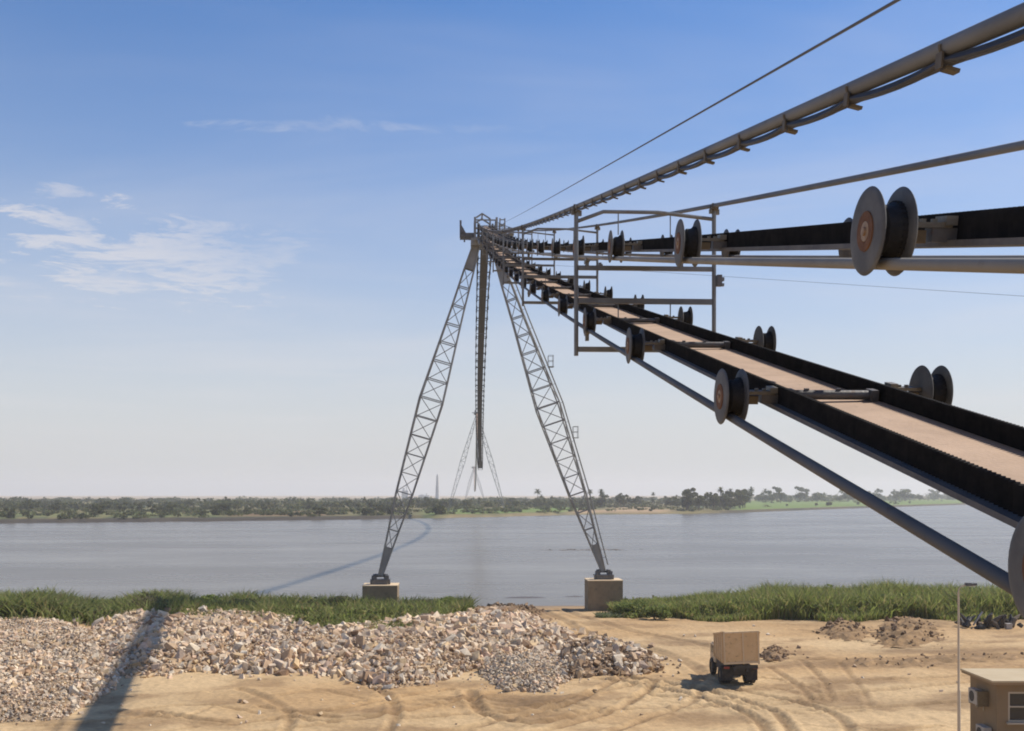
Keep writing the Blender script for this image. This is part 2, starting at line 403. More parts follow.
RUTS = [  # wheel tracks in the yard: picture path on the ground, half width, depth
    ([(600, 676), (664, 684), (730, 697), (775, 712), (796, 740)], .30, .13),
    ([(600, 680), (664, 690), (720, 704), (757, 719), (770, 745)], .30, .13),
    ([(664, 687), (750, 693), (815, 706), (845, 722), (855, 750)], .28, .11),
    ([(640, 696), (760, 700), (860, 692), (960, 683), (1080, 672)], .28, .10),
    ([(660, 702), (770, 710), (880, 706), (1000, 700)], .28, .08),
    ([(640, 672), (600, 690), (560, 708), (470, 728), (380, 742)], .30, .12),
    ([(655, 684), (640, 697), (600, 716), (530, 735)], .28, .12),
    ([(700, 692), (690, 704), (640, 722), (590, 742)], .28, .10),
    ([(150, 712), (230, 722), (330, 712), (400, 698), (450, 690)], .30, .11),
    ([(110, 735), (230, 734), (350, 722), (430, 708), (520, 690)], .30, .11),
    ([(240, 690), (270, 700), (290, 716), (280, 742)], .28, .08),
    ([(350, 680), (385, 694), (395, 716), (380, 742)], .28, .10),
    ([(470, 692), (475, 706), (490, 718), (540, 724), (600, 710)], .35, .14),
    ([(400, 720), (460, 716), (520, 712), (590, 694), (650, 684)], .30, .10),
    ([(565, 602), (600, 622), (680, 640), (800, 660), (1060, 652)], .45, .08),
    ([(545, 604), (580, 630), (660, 652), (700, 672), (690, 690)], .45, .08),
    ([(780, 690), (860, 681), (960, 676), (1080, 662)], .28, .08),
    ([(800, 630), (900, 646), (1000, 642), (1080, 636)], .35, .07),
    ([(770, 668), (800, 688), (812, 700)], .22, .08), ([(800, 660), (822, 680), (832, 700)], .22, .08),
    ([(840, 664), (862, 690), (870, 705)], .2, .06), ([(690, 618), (760, 622), (850, 628)], .3, .05),
]
def more_tracks():
    r = np.random.default_rng(404)
    for _ in range(34):
        x, y = r.uniform(120, 1000), r.uniform(684, 730); dx = r.choice((-1, 1)) * r.uniform(50, 130); cy = r.uniform(-9, 9); dy = r.uniform(-12, 12)
        if x < 640 and y < 700: y += 18
        RUTS.append(([(x, y), (x + dx * .5, max(676, y + dy * .5 + cy)), (x + dx, max(676, y + dy))], r.uniform(.16, .24), r.uniform(.045, .085)))
more_tracks()
def axis(*segs):
    out = []
    for a, b, step in segs: out.append(np.arange(a, b, step))
    return np.concatenate(out)
def yard_relief(X, Y):
    xc, d = cam_xy(X, Y)
    z = (fbm(X * .10, Y * .10, 3) - .47) * .35 + (fbm(X * .6, Y * .6, 9, 3) - .43) * .11 + (fbm(X * 2.0, Y * 2.0, 21, 3) - .43) * .12 + np.clip(vnoise(X * 3.1, Y * 3.1, 25) - .82, 0, 1) * .35
    return z
def shore_y(xc):                  # depth of the near water line for a lens-right offset
    return 111 + 2.5 * np.sin(xc * .06) + 2.0 * np.sin(xc * .17 + 1)
def ground_z(X, Y, fine=True):
    X = np.asarray(X, float); Y = np.asarray(Y, float)
    xc, d = cam_xy(X, Y); s = shore_y(xc)
    base = np.where(d < 88, 0, -.045 * (d - 88))
    base = np.where(d > s - 6, np.minimum(base, -.76 - (d - (s - 6)) * .085), base)
    base = np.maximum(base, -4.0)
    # low spoil berm along the right field
    return base + yard_relief(X, Y) * np.clip((s - d) / 12, 0, 1)
def make_ground():
    xs = axis((-5900, -600, 700), (-600, -130, 50), (-130, -64, 6), (-64, 64, .17), (64, 130, 6), (130, 600, 50), (600, 5901, 700))
    ys = axis((-5900, -600, 700), (-600, -60, 60), (-60, 40, 5), (40, 66, .16), (66, 84, .24), (84, 116, .4), (116, 170, 5), (170, 261, 30))
    X, Y = np.meshgrid(xs, ys); xf, yf = X.ravel(), Y.ravel()
    Z = ground_z(xf, yf)
    near = (np.abs(xf) < 70) & (yf > 36) & (yf < 118)
    idx = np.nonzero(near)[0]; nx, ny = xf[idx], yf[idx]
    rut = np.zeros(len(idx)); wear = np.zeros(len(idx))
    for path, w, dep in RUTS:
        d = dist_polyline(nx, ny, gpath(path))
        wob = .8 + .5 * vnoise(nx * .5, ny * .5, 77)
        w = w * .68; e = np.abs(d - .6 * w)
        rut -= dep * 1.1 * wob * np.exp(-(e / (w * .6)) ** 2) - dep * .7 * wob * np.exp(-((d - 2.3 * w) / (w * .7)) ** 2)
        wear = np.maximum(wear, np.exp(-(d / (w * 1.1)) ** 2) * np.clip(dep * 8, 0, .95) * np.clip(wob, 0, 1))
    Z[idx] += rut
    # colours of the soil itself
    xc, dd = cam_xy(xf, yf)
    sand = np.array([.43, .278, .134]); pale = np.array([.52, .368, .198]); damp = np.array([.15, .088, .042]); earth = np.array([.24, .148, .072])
    n1 = fbm(xf * .05, yf * .11, 31); n2 = fbm(xf * .25, yf * .4, 41)
    C = sand[None] + (pale - sand)[None] * np.clip((n1 - .40) * 5, 0, 1)[:, None]
    n4 = fbm(xf * .9, yf * 1.3, 47, 4); k = np.clip((n2 - .47) * 4.0, 0, .6)[:, None] * (.4 + 1.2 * n4[:, None]); C = C * (1 - k) + earth[None] * k
    wv = np.zeros(len(xf)); wv[idx] = wear; C = C * (1 - wv[:, None] * .75) + damp[None] * wv[:, None] * .75
    for (px, py, rx, ry, kk) in ((540, 704, 3.2, 2.4, .75), (310, 716, 4, 2.0, .35), (360, 724, 3, 2, .35), (660, 655, 2.5, 3, .4), (870, 664, 7.0, 1.6, .55), (930, 650, 9.0, 1.5, .5), (985, 650, 6, 1.5, .4), (690, 645, 3, 2.5, .3), (520, 612, 4, 6, .55), (900, 702, 9, 2.0, .4), (830, 684, 6, 2, .3), (700, 718, 7, 1.6, .3), (200, 700, 5, 2.2, .3), (860, 622, 14, 4, .35)):
        g = gpt(px, py); q = np.exp(-(((xf - g.x) / rx) ** 2 + ((yf - g.y) / ry) ** 2)) * kk * np.clip(.3 + 1.4 * n2, 0, 1.2)
        C = C * (1 - q[:, None]) + (earth * .72)[None] * q[:, None]
    wet = np.clip((dd - (shore_y(xc) - 9)) / 8, 0, 1)[:, None]; C = C * (1 - wet) + np.array([.19, .145, .105])[None] * wet
    ny_, nx_ = X.shape
    i = np.arange(ny_ - 1)[:, None] * nx_ + np.arange(nx_ - 1)[None]; i = i.ravel()
    me = np_mesh('ground', np.stack([xf, yf, Z], 1), [np.stack([i, i + 1, i + nx_ + 1, i + nx_], 1)], M['sand'], C, True)
    tag(put('ground', me), 'tan sandy yard with curving wheel tracks', 'ground', kind='structure')
make_ground()

mb = MB(); mb.add([(-5900, 60, WATER_Z), (5900, 60, WATER_Z), (5900, 5900, WATER_Z), (-5900, 5900, WATER_Z)], [(0, 1, 2, 3)])
tag(mb.build('river', M['water']), 'wide grey river with faint wind streaks', 'river', kind='structure')

SHX = np.array([-4000, -400, 0, 150, 350, 440, 560, 590, 670, 700, 760, 840, 960, 1100, 1500, 5000], float)
SHY = np.array([526, 525, 523.5, 522, 519.5, 518, 515.2, 514.5, 513.8, 513.6, 511.8, 508.8, 504.8, 502.4, 500.5, 500], float)
def far_shore(px): return (EYE - WATER_Z) * F / (np.interp(px, SHX, SHY) - HY)
def bank_z(off, px):
    z = np.interp(off, [-60, -6, 0, 2, 7, 25, 120, 600, 3000, 20000], [-4, -1.7, -1.25, -.7, .35, .7, 1.0, 1.6, 3.0, 6.0])
    return z + (fbm(px * .05, off * .02, 51) - .45) * np.clip(off / 40, 0, 1) * .8
def bank_point(px, off):
    D = float(far_shore(px)) + off
    v = world_of(px, D, 0); v.z = float(bank_z(np.array([off]), np.array([px]))[0]); return v, D
def make_far_bank():
    cols = np.concatenate([np.arange(-3000, -200, 200), np.arange(-200, 1240, 5), np.arange(1240, 4001, 200)]).astype(float)
    offs = np.array([-60, -6, 0, 2, 4, 7, 12, 18, 26, 36, 50, 70, 95, 130, 180, 250, 340, 460, 620, 850, 1200, 1700, 2400, 3300, 4300], float)
    P, O = np.meshgrid(cols, offs); p, o = P.ravel(), O.ravel()
    wig = 6 * (fbm(p * .04, p * .01, 5) - .47) * np.exp(-o / 60)
    D = far_shore(p) + o + wig * 3
    D = np.minimum(D, 5600)
    xc = (p - HX) / F * D; x = xc * CY + D * SY; y = -xc * SY + D * CY
    # keep very wide columns inside the world
    x = np.clip(x, -5800, 5800); y = np.clip(y, -5800, 5800)
    z = bank_z(o, p)
    def box(a, b, c, d, e=20): return np.clip((p - a) / e, 0, 1) * np.clip((b - p) / e, 0, 1) * np.clip((o - c) / 6, 0, 1) * np.clip((d - o) / 20, 0, 1)
    base = np.array([.175, .145, .062]); green = np.array([.140, .200, .044]); dk = np.array([.075, .09, .034]); brown = np.array([.19, .125, .065]); sandc = np.array([.36, .25, .145]); cut = np.array([.055, .045, .033]); desert = np.array([.40, .31, .21])
    C = np.tile(base, (len(p), 1))
    def lay(c, k):
        nonlocal C
        k = np.clip(k, 0, 1)[:, None]; C = C * (1 - k) + c[None] * k
    nn = fbm(p * .03, o * .015, 61)
    lay(dk, (nn - .45) * 5)
    lay(green, box(720, 1200, 8, 700) * .95); lay(green, box(415, 585, 8, 150) * (.5 + nn)); lay(green, box(-200, 230, 20, 120) * nn); lay(dk, box(-200, 230, 2, 70) * np.clip((fbm(p * .09, o * .05, 66) - .4) * 6, 0, .9))
    lay(brown, box(215, 345, 10, 140) * .9); lay(dk, box(340, 430, 5, 60) * .6); lay(sandc, box(560, 680, 0, 55) * 1.0); lay(sandc, box(600, 665, 20, 150) * .7)
    lay(np.array([.30, .22, .14]), box(430, 600, -5, 9)); lay(cut, np.clip((12 - o) / 6, 0, 1) * np.clip((o + 5) / 4, 0, 1) * (np.clip((430 - p) / 30, 0, 1) + np.clip((p - 700) / 30, 0, 1) * .8))
    lay(desert, np.clip((o - 900) / 900, 0, 1))
    nx_ = len(cols); i = (np.arange(len(offs) - 1)[:, None] * nx_ + np.arange(nx_ - 1)[None]).ravel()
    me = np_mesh('far_bank', np.stack([x, y, z], 1), [np.stack([i, i + 1, i + nx_ + 1, i + nx_], 1)], M['bank'], C, True)
    tag(put('far_bank', me), 'flat far bank of the river with green fields and bare sand', 'river bank', kind='structure')
make_far_bank()

# ------------------------------------------------------------------ rope way geometry
TOWER_Y, TOWER2_Y, TOWER3_Y = 105.0, 600.0, 1400.0
_u = np.array([45., 120, 225, 330, 495]); LATP = np.polyfit(_u, np.array([.35, 1.6, 3.7, 5.3, 6.9]) / _u, 3)
def lateral(Y):                   # the second span bends slightly to the right
    u = max(0.0, Y - TOWER_Y)
    if Y <= TOWER2_Y: return float(np.polyval(LATP, u)) * u
    return 6.9 + (Y - TOWER2_Y) * .0105
def line_z(Y, a, b, c=.00031):
    if Y <= TOWER_Y: return EYE + a + b * Y + c * Y * Y
    z1 = EYE + a + b * TOWER_Y + c * TOWER_Y ** 2
    if Y <= TOWER2_Y:
        u = Y - TOWER_Y; return z1 - .1819 * u + .0004495 * u * u
    z2 = z1 - .1819 * 495 + .0004495 * 495 ** 2; u = Y - TOWER2_Y
    return z2 - .2075 * u + .000244 * u * u
def samples(y0, y1=TOWER3_Y):
    out = []; y = y0
    while y < y1:
        out.append(y); y += .5 if y < 20 else 1.5 if y < TOWER_Y - .1 else 5 if y < TOWER2_Y else 25
    for k in (TOWER_Y, TOWER2_Y, y1): out.append(k)
    return sorted(set(round(v, 3) for v in out))
TOP = (.75, .2265); MID = (.0, .2278); LOW = (-1.058, .229)
ROLL = .022                       # the right side rides a little higher
XTL, XTR, XL, XR = 1.66, 3.67, 1.817, 3.187
def roll(X): return ROLL * (X - 1.817)
def top_x(Y, X):                  # cart ropes close in to the track gauge past the tower
    k = min(1, max(0, (Y - 95) / 30)); return X + ((XL if X < 2.5 else XR) - X) * k + lateral(Y)
def rope(name, fx, ab, r, m, label, y0=-7):
    mb = MB(); pts = [(fx(Y), Y, line_z(Y, *ab) + roll(fx(Y) - lateral(Y))) for Y in samples(y0)]
    mb.tube(pts, r, 14)
    o = mb.build(name, m, smooth=True); return tag(o, label, 'steel rope')
rope('cart_rope', lambda Y: top_x(Y, XTL), TOP, .033, M['rope'], 'thick upper left rope with the cable bundle clipped beneath it')
rope('cart_rope', lambda Y: top_x(Y, XTR), TOP, .031, M['rope'], 'upper right rope without a cable, ending at the right edge above the wheels')
rope('track_rope', lambda Y: XL + lateral(Y), MID, .026, M['rope_pale'], 'pale middle left rope under the largest rust-hubbed wheel')
rope('track_rope', lambda Y: XR + lateral(Y), MID, .026, M['rope_pale'], 'middle right rope half hidden behind the pale left one')
rope('track_rope', lambda Y: XL + lateral(Y), LOW, .029, M['rope_dark'], 'dark lower left rope sloping down in front of the river')
rope('track_rope', lambda Y: XR + lateral(Y), LOW, .027, M['rope_dark'], 'lower right rope hidden behind the tan belt')

# ---- cable bundle with its clips
def build_cable():
    root = empty('control_cable', (0, 0, 0), label='black cable bundle sagging between clips under the thick upper left rope', cat='cable')
    mb = MB(); pitch = .84; y0 = .86; clips = []
    for off, r, sag in ((0, .017, .015), (.024, .013, .006), (-.014, .010, .024), (.012, .009, .019)):
        pts = []; Y = -.8 - 6 * pitch
        while Y < 103:
            n = 6 if Y < 15 else 2
            for k in range(n):
                yy = Y + pitch * k / n; f = k / n
                pts.append((XTL + off - .008, yy, line_z(yy, *TOP) - .052 - sag * 4 * f * (1 - f)))
            Y += pitch
        mb.tube(pts, r, 6)
    mb.build('bundle', M['cable'], root, True)
    cb = MB()
    slope = math.atan(.23)
    cb.tube([(.036 * math.sin(a), 0, .036 * math.cos(a)) for a in np.linspace(-2.3, -1.5, 4)], .007, 5)
    cb.box((.006, 0, -.080), (.050, .045, .013), Matrix.Rotation(.22, 3, 'Y')); cb.box((-.034, 0, -.050), (.008, .045, .052))
    me = cb.mesh('clip', M['clip'])
    Y = -.8 - 6 * pitch; k = 0
    while Y < 102:
        put('clip', me, root, (XTL, Y, line_z(Y, *TOP)), (slope + rng.normal(0, .05), 0, rng.normal(0, .06)))
        Y += pitch; k += 1
    far = MB(); Y = 106
    while Y < 330:                # clips on both ropes of the second span, too far to pick apart
        for X in (XTL, XTR):
            far.box((top_x(Y, X), Y, line_z(Y, *TOP) - .06), (.10, .12, .34))
        Y += .84 if Y < 200 else 1.7
    o = far.build('far_clips', M['dark_steel'], root); o['kind'] = 'stuff'
build_cable()

# ---- belts with wheels
P_AX = 3.81
def wheel_meshes(n=32):
    tr = MB(); tr.lathe_x([(-.058, .02), (-.058, .088), (-.034, .092), (-.016, .112), (.016, .113), (.044, .128), (.058, .126), (.058, .02)], n)
    for k in range(30):           # ribs of the tread seat
        a = 2 * math.pi * k / 30; tr.box((.046, .127 * math.cos(a), .127 * math.sin(a)), (.022, .005, .010), Matrix.Rotation(a, 3, 'X'))
    fl = MB(); fl.lathe_x([(-.006, .0), (-.009, .09), (-.009, .165), (-.005, .184), (0, .188), (.005, .184), (.010, .165), (.012, .06), (.012, 0)], n + 8)
    hb = MB(); hb.lathe_x([(0, .086), (-.006, .084), (-.006, .045), (-.002, .045)], n); hb.cur = 1; hb.lathe_x([(-.002, .045), (-.006, .043), (-.007, .020), (-.014, .018), (-.015, 0)], 16)
    return tr.mesh('wheel', M['tread'], True), fl.mesh('flange', M['flange'], True), hb.mesh('hub', [M['rust'], M['bearing']], True)
W_TR, W_FL, W_HB = wheel_meshes()
def small_wheel():
    s = MB(); s.lathe_x([(-.058, .11), (.058, .11)], 12); s.cur = 1
    for c in (-.067, .067): s.lathe_x([(c - .009, 0), (c - .009, .187), (c + .009, .187), (c + .009, 0)], 14)
    s.cur = 2; s.lathe_x([(-.08, .085), (-.08, 0)], 12)
    return s.mesh('wheel', [M['tread'], M['flange'], M['rust']], False)
W_SM = small_wheel()
def bracket_mesh():               # from the inner flange to the sidewall; x grows toward the belt
    b = MB(); b.box((.115, 0, .030), (.20, .085, .022)); b.cur = 1; b.box((.065, 0, -.02), (.085, .065, .055))
    b.cur = 2; b.box((.185, 0, -.012), (.11, .075, .06)); b.cur = 0; b.box((.205, 0, .048), (.05, .11, .04))
    for dx in (.10, .15): b.lathe_x([(0, 0)], 3); b.box((dx, .0, .048), (.022, .022, .016))
    return b.mesh('axle_bracket', [M['bracket'], M['bracket_tan'], M['dark_steel']])
BR = bracket_mesh()
def crossbar_mesh():
    b = MB(); b.tube([(-.30, 0, 0), (.30, 0, 0)], .033, 10); b.cur = 1
    for s in (-1, 1): b.box((s * .285, 0, -.005), (.05, .11, .085))
    for dx in (-.17, .05): b.box((dx, 0, .036), (.03, .022, .014))
    return b.mesh('crossbar', [M['dark_steel'], M['dark_steel']], True)
CB = crossbar_mesh()
XLW, XRW = 2.15, 2.85             # sidewall planes
def strip(mb, x0, x1, ab, dz0, dz1, ys):       # a straight prism along the rope way
    vs = []; fs = []
    for Y in ys:
        z = line_z(Y, *ab); L = lateral(Y)
        r0, r1 = roll(x0), roll(x1)
        vs += [(x0 + L, Y, z + dz0 + r0), (x1 + L, Y, z + dz0 + r1), (x1 + L, Y, z + dz1 + r1), (x0 + L, Y, z + dz1 + r0)]
    for i in range(len(ys) - 1):
        a = i * 4
        for k in range(4):
            fs.append((a + k, a + 4 + k, a + 4 + (k + 1) % 4, a + (k + 1) % 4))
    fs.append((0, 1, 2, 3)); e = (len(ys) - 1) * 4; fs.append((e + 3, e + 2, e + 1, e))
    mb.add(vs, fs)
def sidewall(xw, ab, dz0, dz1, parent):
    mb = MB(); vs = []; pitch = .036; n = 0
    ys = np.arange(-6, 44, pitch / 4)
    for i, Y in enumerate(ys):
        z = line_z(Y, *ab) + roll(xw); w = (0, .016, 0, -.016)[i % 4]; x = xw + w; e = .0045
        vs += [(x - e, Y, z + dz0), (x - e, Y, z + dz1), (x + e, Y, z + dz1), (x + e, Y, z + dz0)]
    fs = []
    for i in range(len(ys) - 1):
        a = i * 4; fs += [(a, a + 4, a + 5, a + 1), (a + 1, a + 5, a + 6, a + 2), (a + 2, a + 6, a + 7, a + 3)]
    mb.add(vs, fs)
    strip(mb, xw - .022, xw + .022, ab, dz0, dz1, [s for s in samples(44) if s <= TOWER3_Y])
    return mb.build('sidewall', M['rubber'], parent)
def build_belt(ab, first, dz, label):
    root = empty('conveyor_belt', (0, 0, 0), label=label, cat='conveyor belt')
    ys = samples(-6); b = MB()
    strip(b, 2.085, 2.915, ab, dz, dz + .028, ys)
    b.build('belt_carcass', M['belt_edge'], root)
    b = MB(); strip(b, 2.17, 2.83, ab, dz + .0285, dz + .034, ys); b.build('belt_surface', M['belt_top'], root)
    for xw in (XLW, XRW): sidewall(xw, ab, dz + .029, dz + .148, root)
    Y = first - 2 * P_AX; k = 0
    while Y < TOWER_Y - 1:
        z = line_z(Y, *ab) + .139; slope = math.atan(ab[1] + 2 * .00031 * Y)
        put('crossbar', CB, root, (2.5, Y, z + roll(2.5)), (slope, 0, 0))
        for s, X in ((1, XL), (-1, XR)):
            put('axle_bracket', BR, root, (X + s * .07, Y, z + roll(X)), (slope * s, 0, 0 if s > 0 else math.pi))
            if Y < 45:
                w = put('wheel', W_TR, root, (X, Y, z + roll(X)), (rng.uniform(0, 6), 0, 0))
                put('flange', W_FL, w, (-.067, 0, 0)); f2 = put('flange', W_FL, w, (.067, 0, 0), (0, 0, math.pi))
                put('hub', W_HB, w, (-.076 if X < 2.5 else .076, 0, 0), (0, 0, 0 if X < 2.5 else math.pi))
            else:
                put('wheel', W_SM, root, (X, Y, z + roll(X)), (0, 0, 0 if X < 2.5 else math.pi))
        Y += P_AX; k += 1
    far = MB(); Y = TOWER_Y + 2
    while Y < 420:
        z = line_z(Y, *ab) + .139; L = lateral(Y)
        for X in (XL, XR):
            far.box((X + L, Y, z), (.16, .36, .36), Matrix.Rotation(.785, 3, 'X'))
        far.box((2.5 + L, Y, z), (1.2, .07, .07)); Y += P_AX
    o = far.build('far_wheels', M['tread'], root); o['kind'] = 'stuff'
    return root
build_belt(MID, 4.33, .072, 'upper conveyor belt strand with black ribbed side and the largest rust-hubbed wheel')
build_belt(LOW, 3.005, .058, 'lower conveyor belt strand showing its dusty tan surface between black ribbed sidewalls')

# ---- support frames between the ropes
def frame_mesh_set(xl, xr):
    ms = {}
    p = MB(); p.tube([(0, 0, -2.15), (0, 0, -.05)], .032, 8); ms['post'] = p.mesh('post', M['steel'], True)
    p = MB(); p.tube([(xl, 0, -.22), (xl + .38 * (xr - xl) / 1.94, 0, -.07), (xl + 1.15 * (xr - xl) / 1.94, 0, -.07), (xr, 0, -.16)], .028, 8); ms['top_beam'] = p.mesh('top_beam', M['steel'], True)
    p = MB(); p.bar((xl + .03, 0, -.885), (xr - .03, 0, -.885), .06, .06)
    ms['middle_beam'] = p.mesh('middle_beam', M['steel'])
    p = MB(); p.bar((xl + .03, 0, -1.36), (xr - .03, 0, -1.36), .06, .075); ms['lower_beam'] = p.mesh('lower_beam', M['steel'])
    p = MB(); p.bar((xl + .03, 0, -2.06), (xr - .03, 0, -2.06), .06, .07); ms['bottom_beam'] = p.mesh('bottom_beam', M['steel'])
    p = MB(); p.tube([(0, 0, 0), (0, 0, -.30)], .009, 6); ms['guard_rod'] = p.mesh('guard_rod', M['steel'])
    p = MB(); p.box((0, 0, -.055), (.10, .16, .03)); p.box((0, .06, -.02), (.09, .03, .07)); p.box((0, -.06, -.02), (.09, .03, .07)); p.cur = 1
    p.box((.055, .02, -.09), (.05, .05, .07)); p.box((-.055, -.02, -.09), (.04, .05, .06))
    ms['rope_saddle'] = p.mesh('rope_saddle', [M['clip'], M['bracket']])
    p = MB(); p.box((0, 0, -.052), (.06, .24, .05)); p.box((0, 0, -.115), (.05, .07, .10)); ms['rope_shoe'] = p.mesh('rope_shoe', M['steel'])
    p = MB(); p.box((0, 0, 0), (.07, .09, .16)); p.cur = 1; p.box((.045, 0, .02), (.05, .07, .05)); p.box((.045, 0, -.06), (.05, .05, .04)); ms['junction_box'] = p.mesh('junction_box', [M['dark_steel'], M['steel']])
    return ms
FR = frame_mesh_set(XTL, XTR); FR2 = frame_mesh_set(XL, XR)
def support_frame(Y, label, group=None, ms=FR, xl=XTL, xr=XTR, full=True):
    L = lateral(Y); zt = line_z(Y, *TOP)
    root = empty('rope_frame', (L, Y, zt), 0, label, 'hung_frame', group)  # support frame carried by the ropes, clear of the ground
    for x in (xl, xr): put('post', ms['post'], root, (x, 0, roll(x)))
    for k in ('top_beam', 'middle_beam', 'lower_beam', 'bottom_beam'): put(k, ms[k], root)
    if full:
        for x in (xl, xr): put('rope_saddle', ms['rope_saddle'], root, (x, 0, roll(x)))
        dm = line_z(Y, *MID) - zt; dl = line_z(Y, *LOW) - zt
        for x in (XL, XR): put('rope_shoe', ms['rope_shoe'], root, (x, 0, dm + roll(x))); put('rope_shoe', ms['rope_shoe'], root, (x, 0, dl + roll(x)))
        for x in (2.27, 3.03): put('guard_rod', ms['guard_rod'], root, (x, 0, -.10 if x < 3 else -.12)); put('guard_rod', ms['guard_rod'], root, (x, 0, -1.40))
        put('junction_box', ms['junction_box'], root, (xr + .075, 0, -1.05))
    return root
FRAME_Y = [14.71 + 12.75 * k for k in range(7)]
FL = ['nearest support frame, its tall grey posts crossing the sky', 'second support frame from the camera, the right post behind the nearest frame',
      'third support frame from the camera, half as tall as the nearest', 'fourth support frame up the slope toward the tower',
      'fifth support frame up the slope toward the tower', 'sixth support frame, second below the tower head', 'seventh support frame, just below the tower head']
for Y, l in zip(FRAME_Y, FL): support_frame(Y, l, 'support frames on the near span')
for k in range(14):
    support_frame(118 + 16 * k, 'small support frame on the far span hanging between the tower legs', 'support frames on the far span', FR2, XL, XR, False)

# ---- single wires
def wire(name, pts, r, label, m=None):
    mb = MB(); mb.tube(pts, r, 6); return tag(mb.build(name, m or M['rope_dark'], smooth=True), label, 'wire')
a = at_y(505, 222, TOWER_Y); b = pt(890, 0, 6.2); e = b + (b - a) * .12
wire('overhead_wire', [a + (e - a) * t - Vector((0, 0, .35 * 4 * t * (1 - t) * .2)) for t in np.linspace(0, 1, 30)], .0105, 'single thin wire above all ropes, running up to the top edge')
a = at_y(505, 262, TOWER_Y); b = pt(1090, 300.5, 62)
wire('feeder_wire', [a + (b - a) * t for t in np.linspace(0, 1, 20)], .012, 'faint thin wire leaving the right edge under the middle ropes', M['cable'])

# ------------------------------------------------------------------ first tower
def leg_profile(s):
    return float(np.interp(s, [0, .09, .21, .48, .76, .89, 1], [.30, .50, .66, 1.20, .82, .46, .20]))
def build_leg(root, top, foot, bays, ladder_side):
    top, foot = Vector(top), Vector(foot); t = (foot - top); L = t.length; t.normalize()
    r = Vector((t.z, 0, -t.x)).normalized()
    if r.x < 0: r = -r                     # across, to the right
    n = Vector((0, 1, 0))
    def P(s, i, j, k=1.0): return top + t * (L * s) + r * (i * leg_profile(s) * k) + n * (j * leg_profile(s) * .8 * k)
    ss = np.linspace(.085, .92, bays + 1)
    ch = MB(); sv = [0, .09, .21, .35, .48, .62, .76, .89, 1]
    for i in (-1, 1):
        for j in (-1, 1): ch.tube([P(s, i, j) for s in sv], .085, 6)
    leg = ch.build('leg', M['tower'], root)
    for s0, s1, kind in ((0, .085, 'a'), (.915, 1, 'b')):
        pl = MB()
        for j in (-1, 1): pl.add([P(s0, -1, j, .97), P(s0, 1, j, .97), P(s1, 1, j, .97), P(s1, -1, j, .97)], [(0, 1, 2, 3) if j > 0 else (3, 2, 1, 0)])
        for i in (-1, 1): pl.add([P(s0, i, -1, .97), P(s0, i, 1, .97), P(s1, i, 1, .97), P(s1, i, -1, .97)], [(0, 1, 2, 3) if i < 0 else (3, 2, 1, 0)])
        pl.build('end_plate', M['tower'], leg)
    back = MB()
    for q in range(bays):
        a, b = ss[q], ss[q + 1]; f = 1 if q % 2 else -1
        m = MB(); m.bar(P(a, -1, -1), P(a, 1, -1), .10, .10); m.build('strut', M['tower'], leg)
        m = MB(); m.bar(P(a, -f, -1), P(b, f, -1), .075, .075); m.build('brace', M['tower'], leg)
        back.bar(P(a, -1, 1), P(a, 1, 1), .09); back.bar(P(a, f, 1), P(b, -f, 1), .075)
        for i in (-1, 1): back.bar(P(a, i, -1), P(a, i, 1), .07); back.bar(P(a, i, -f), P(b, i, f), .065)
    o = back.build('rear_bracing', M['tower'], leg); o['kind'] = 'stuff'
    if ladder_side:
        ld = MB(); off = r * .42
        for w in (-.22, .22):
            ld.tube([P(s, 1, 0) + off + n * w for s in (.02, .09, .21, .48, .76, .89, .985)], .045, 5)
        for s in np.arange(.03, .985, .013): ld.bar(P(s, 1, 0) + off - n * .22, P(s, 1, 0) + off + n * .22, .035)
        for s in np.arange(.06, .98, .06): ld.bar(P(s, 1, 0) - n * .2, P(s, 1, 0) + off - n * .2, .035)
        ld.build('ladder', M['tower'], root)
        for s in (.365, .59):
            p = P(s, 1, 0) + off * .8; c = MB()
            c.box(p + Vector((.35, 0, 0)), (.55, .9, .04))
            for dx in (.05, .55):
                for dy in (-.42, .42): c.bar(p + Vector((dx, dy, 0)), p + Vector((dx, dy, 1.15)), .04)
            for z in (.6, 1.15):
                c.bar(p + Vector((.05, -.42, z)), p + Vector((.55, -.42, z)), .04); c.bar(p + Vector((.55, -.42, z)), p + Vector((.55, .42, z)), .04); c.bar(p + Vector((.05, .42, z)), p + Vector((.55, .42, z)), .04)
            c.build('rest_platform', M['tower'], root)
    # hinge foot
    h = MB(); f = foot
    for dx in (-.45, .45): h.box(f + Vector((dx, 0, -.05)), (.16, .7, .55))
    h.tube([f + Vector((-.75, 0, .05)), f + Vector((.75, 0, .05))], .17, 10); h.box(f + Vector((0, 0, -.36)), (2.0, 1.3, .12)); h.box(f + Vector((0, 0, -.68)), (1.5, 1.1, .60)); h.box(f + Vector((-.9, -.3, -.70)), (.22, .3, .56)); h.box(f + Vector((.9, -.3, -.70)), (.22, .3, .56)); h.box(f + Vector((-.72, -.2, -.14)), (.3, .5, .42)); h.box(f + Vector((.72, -.2, -.14)), (.3, .5, .42))
    h.build('hinge_foot', M['dark_steel'], root)
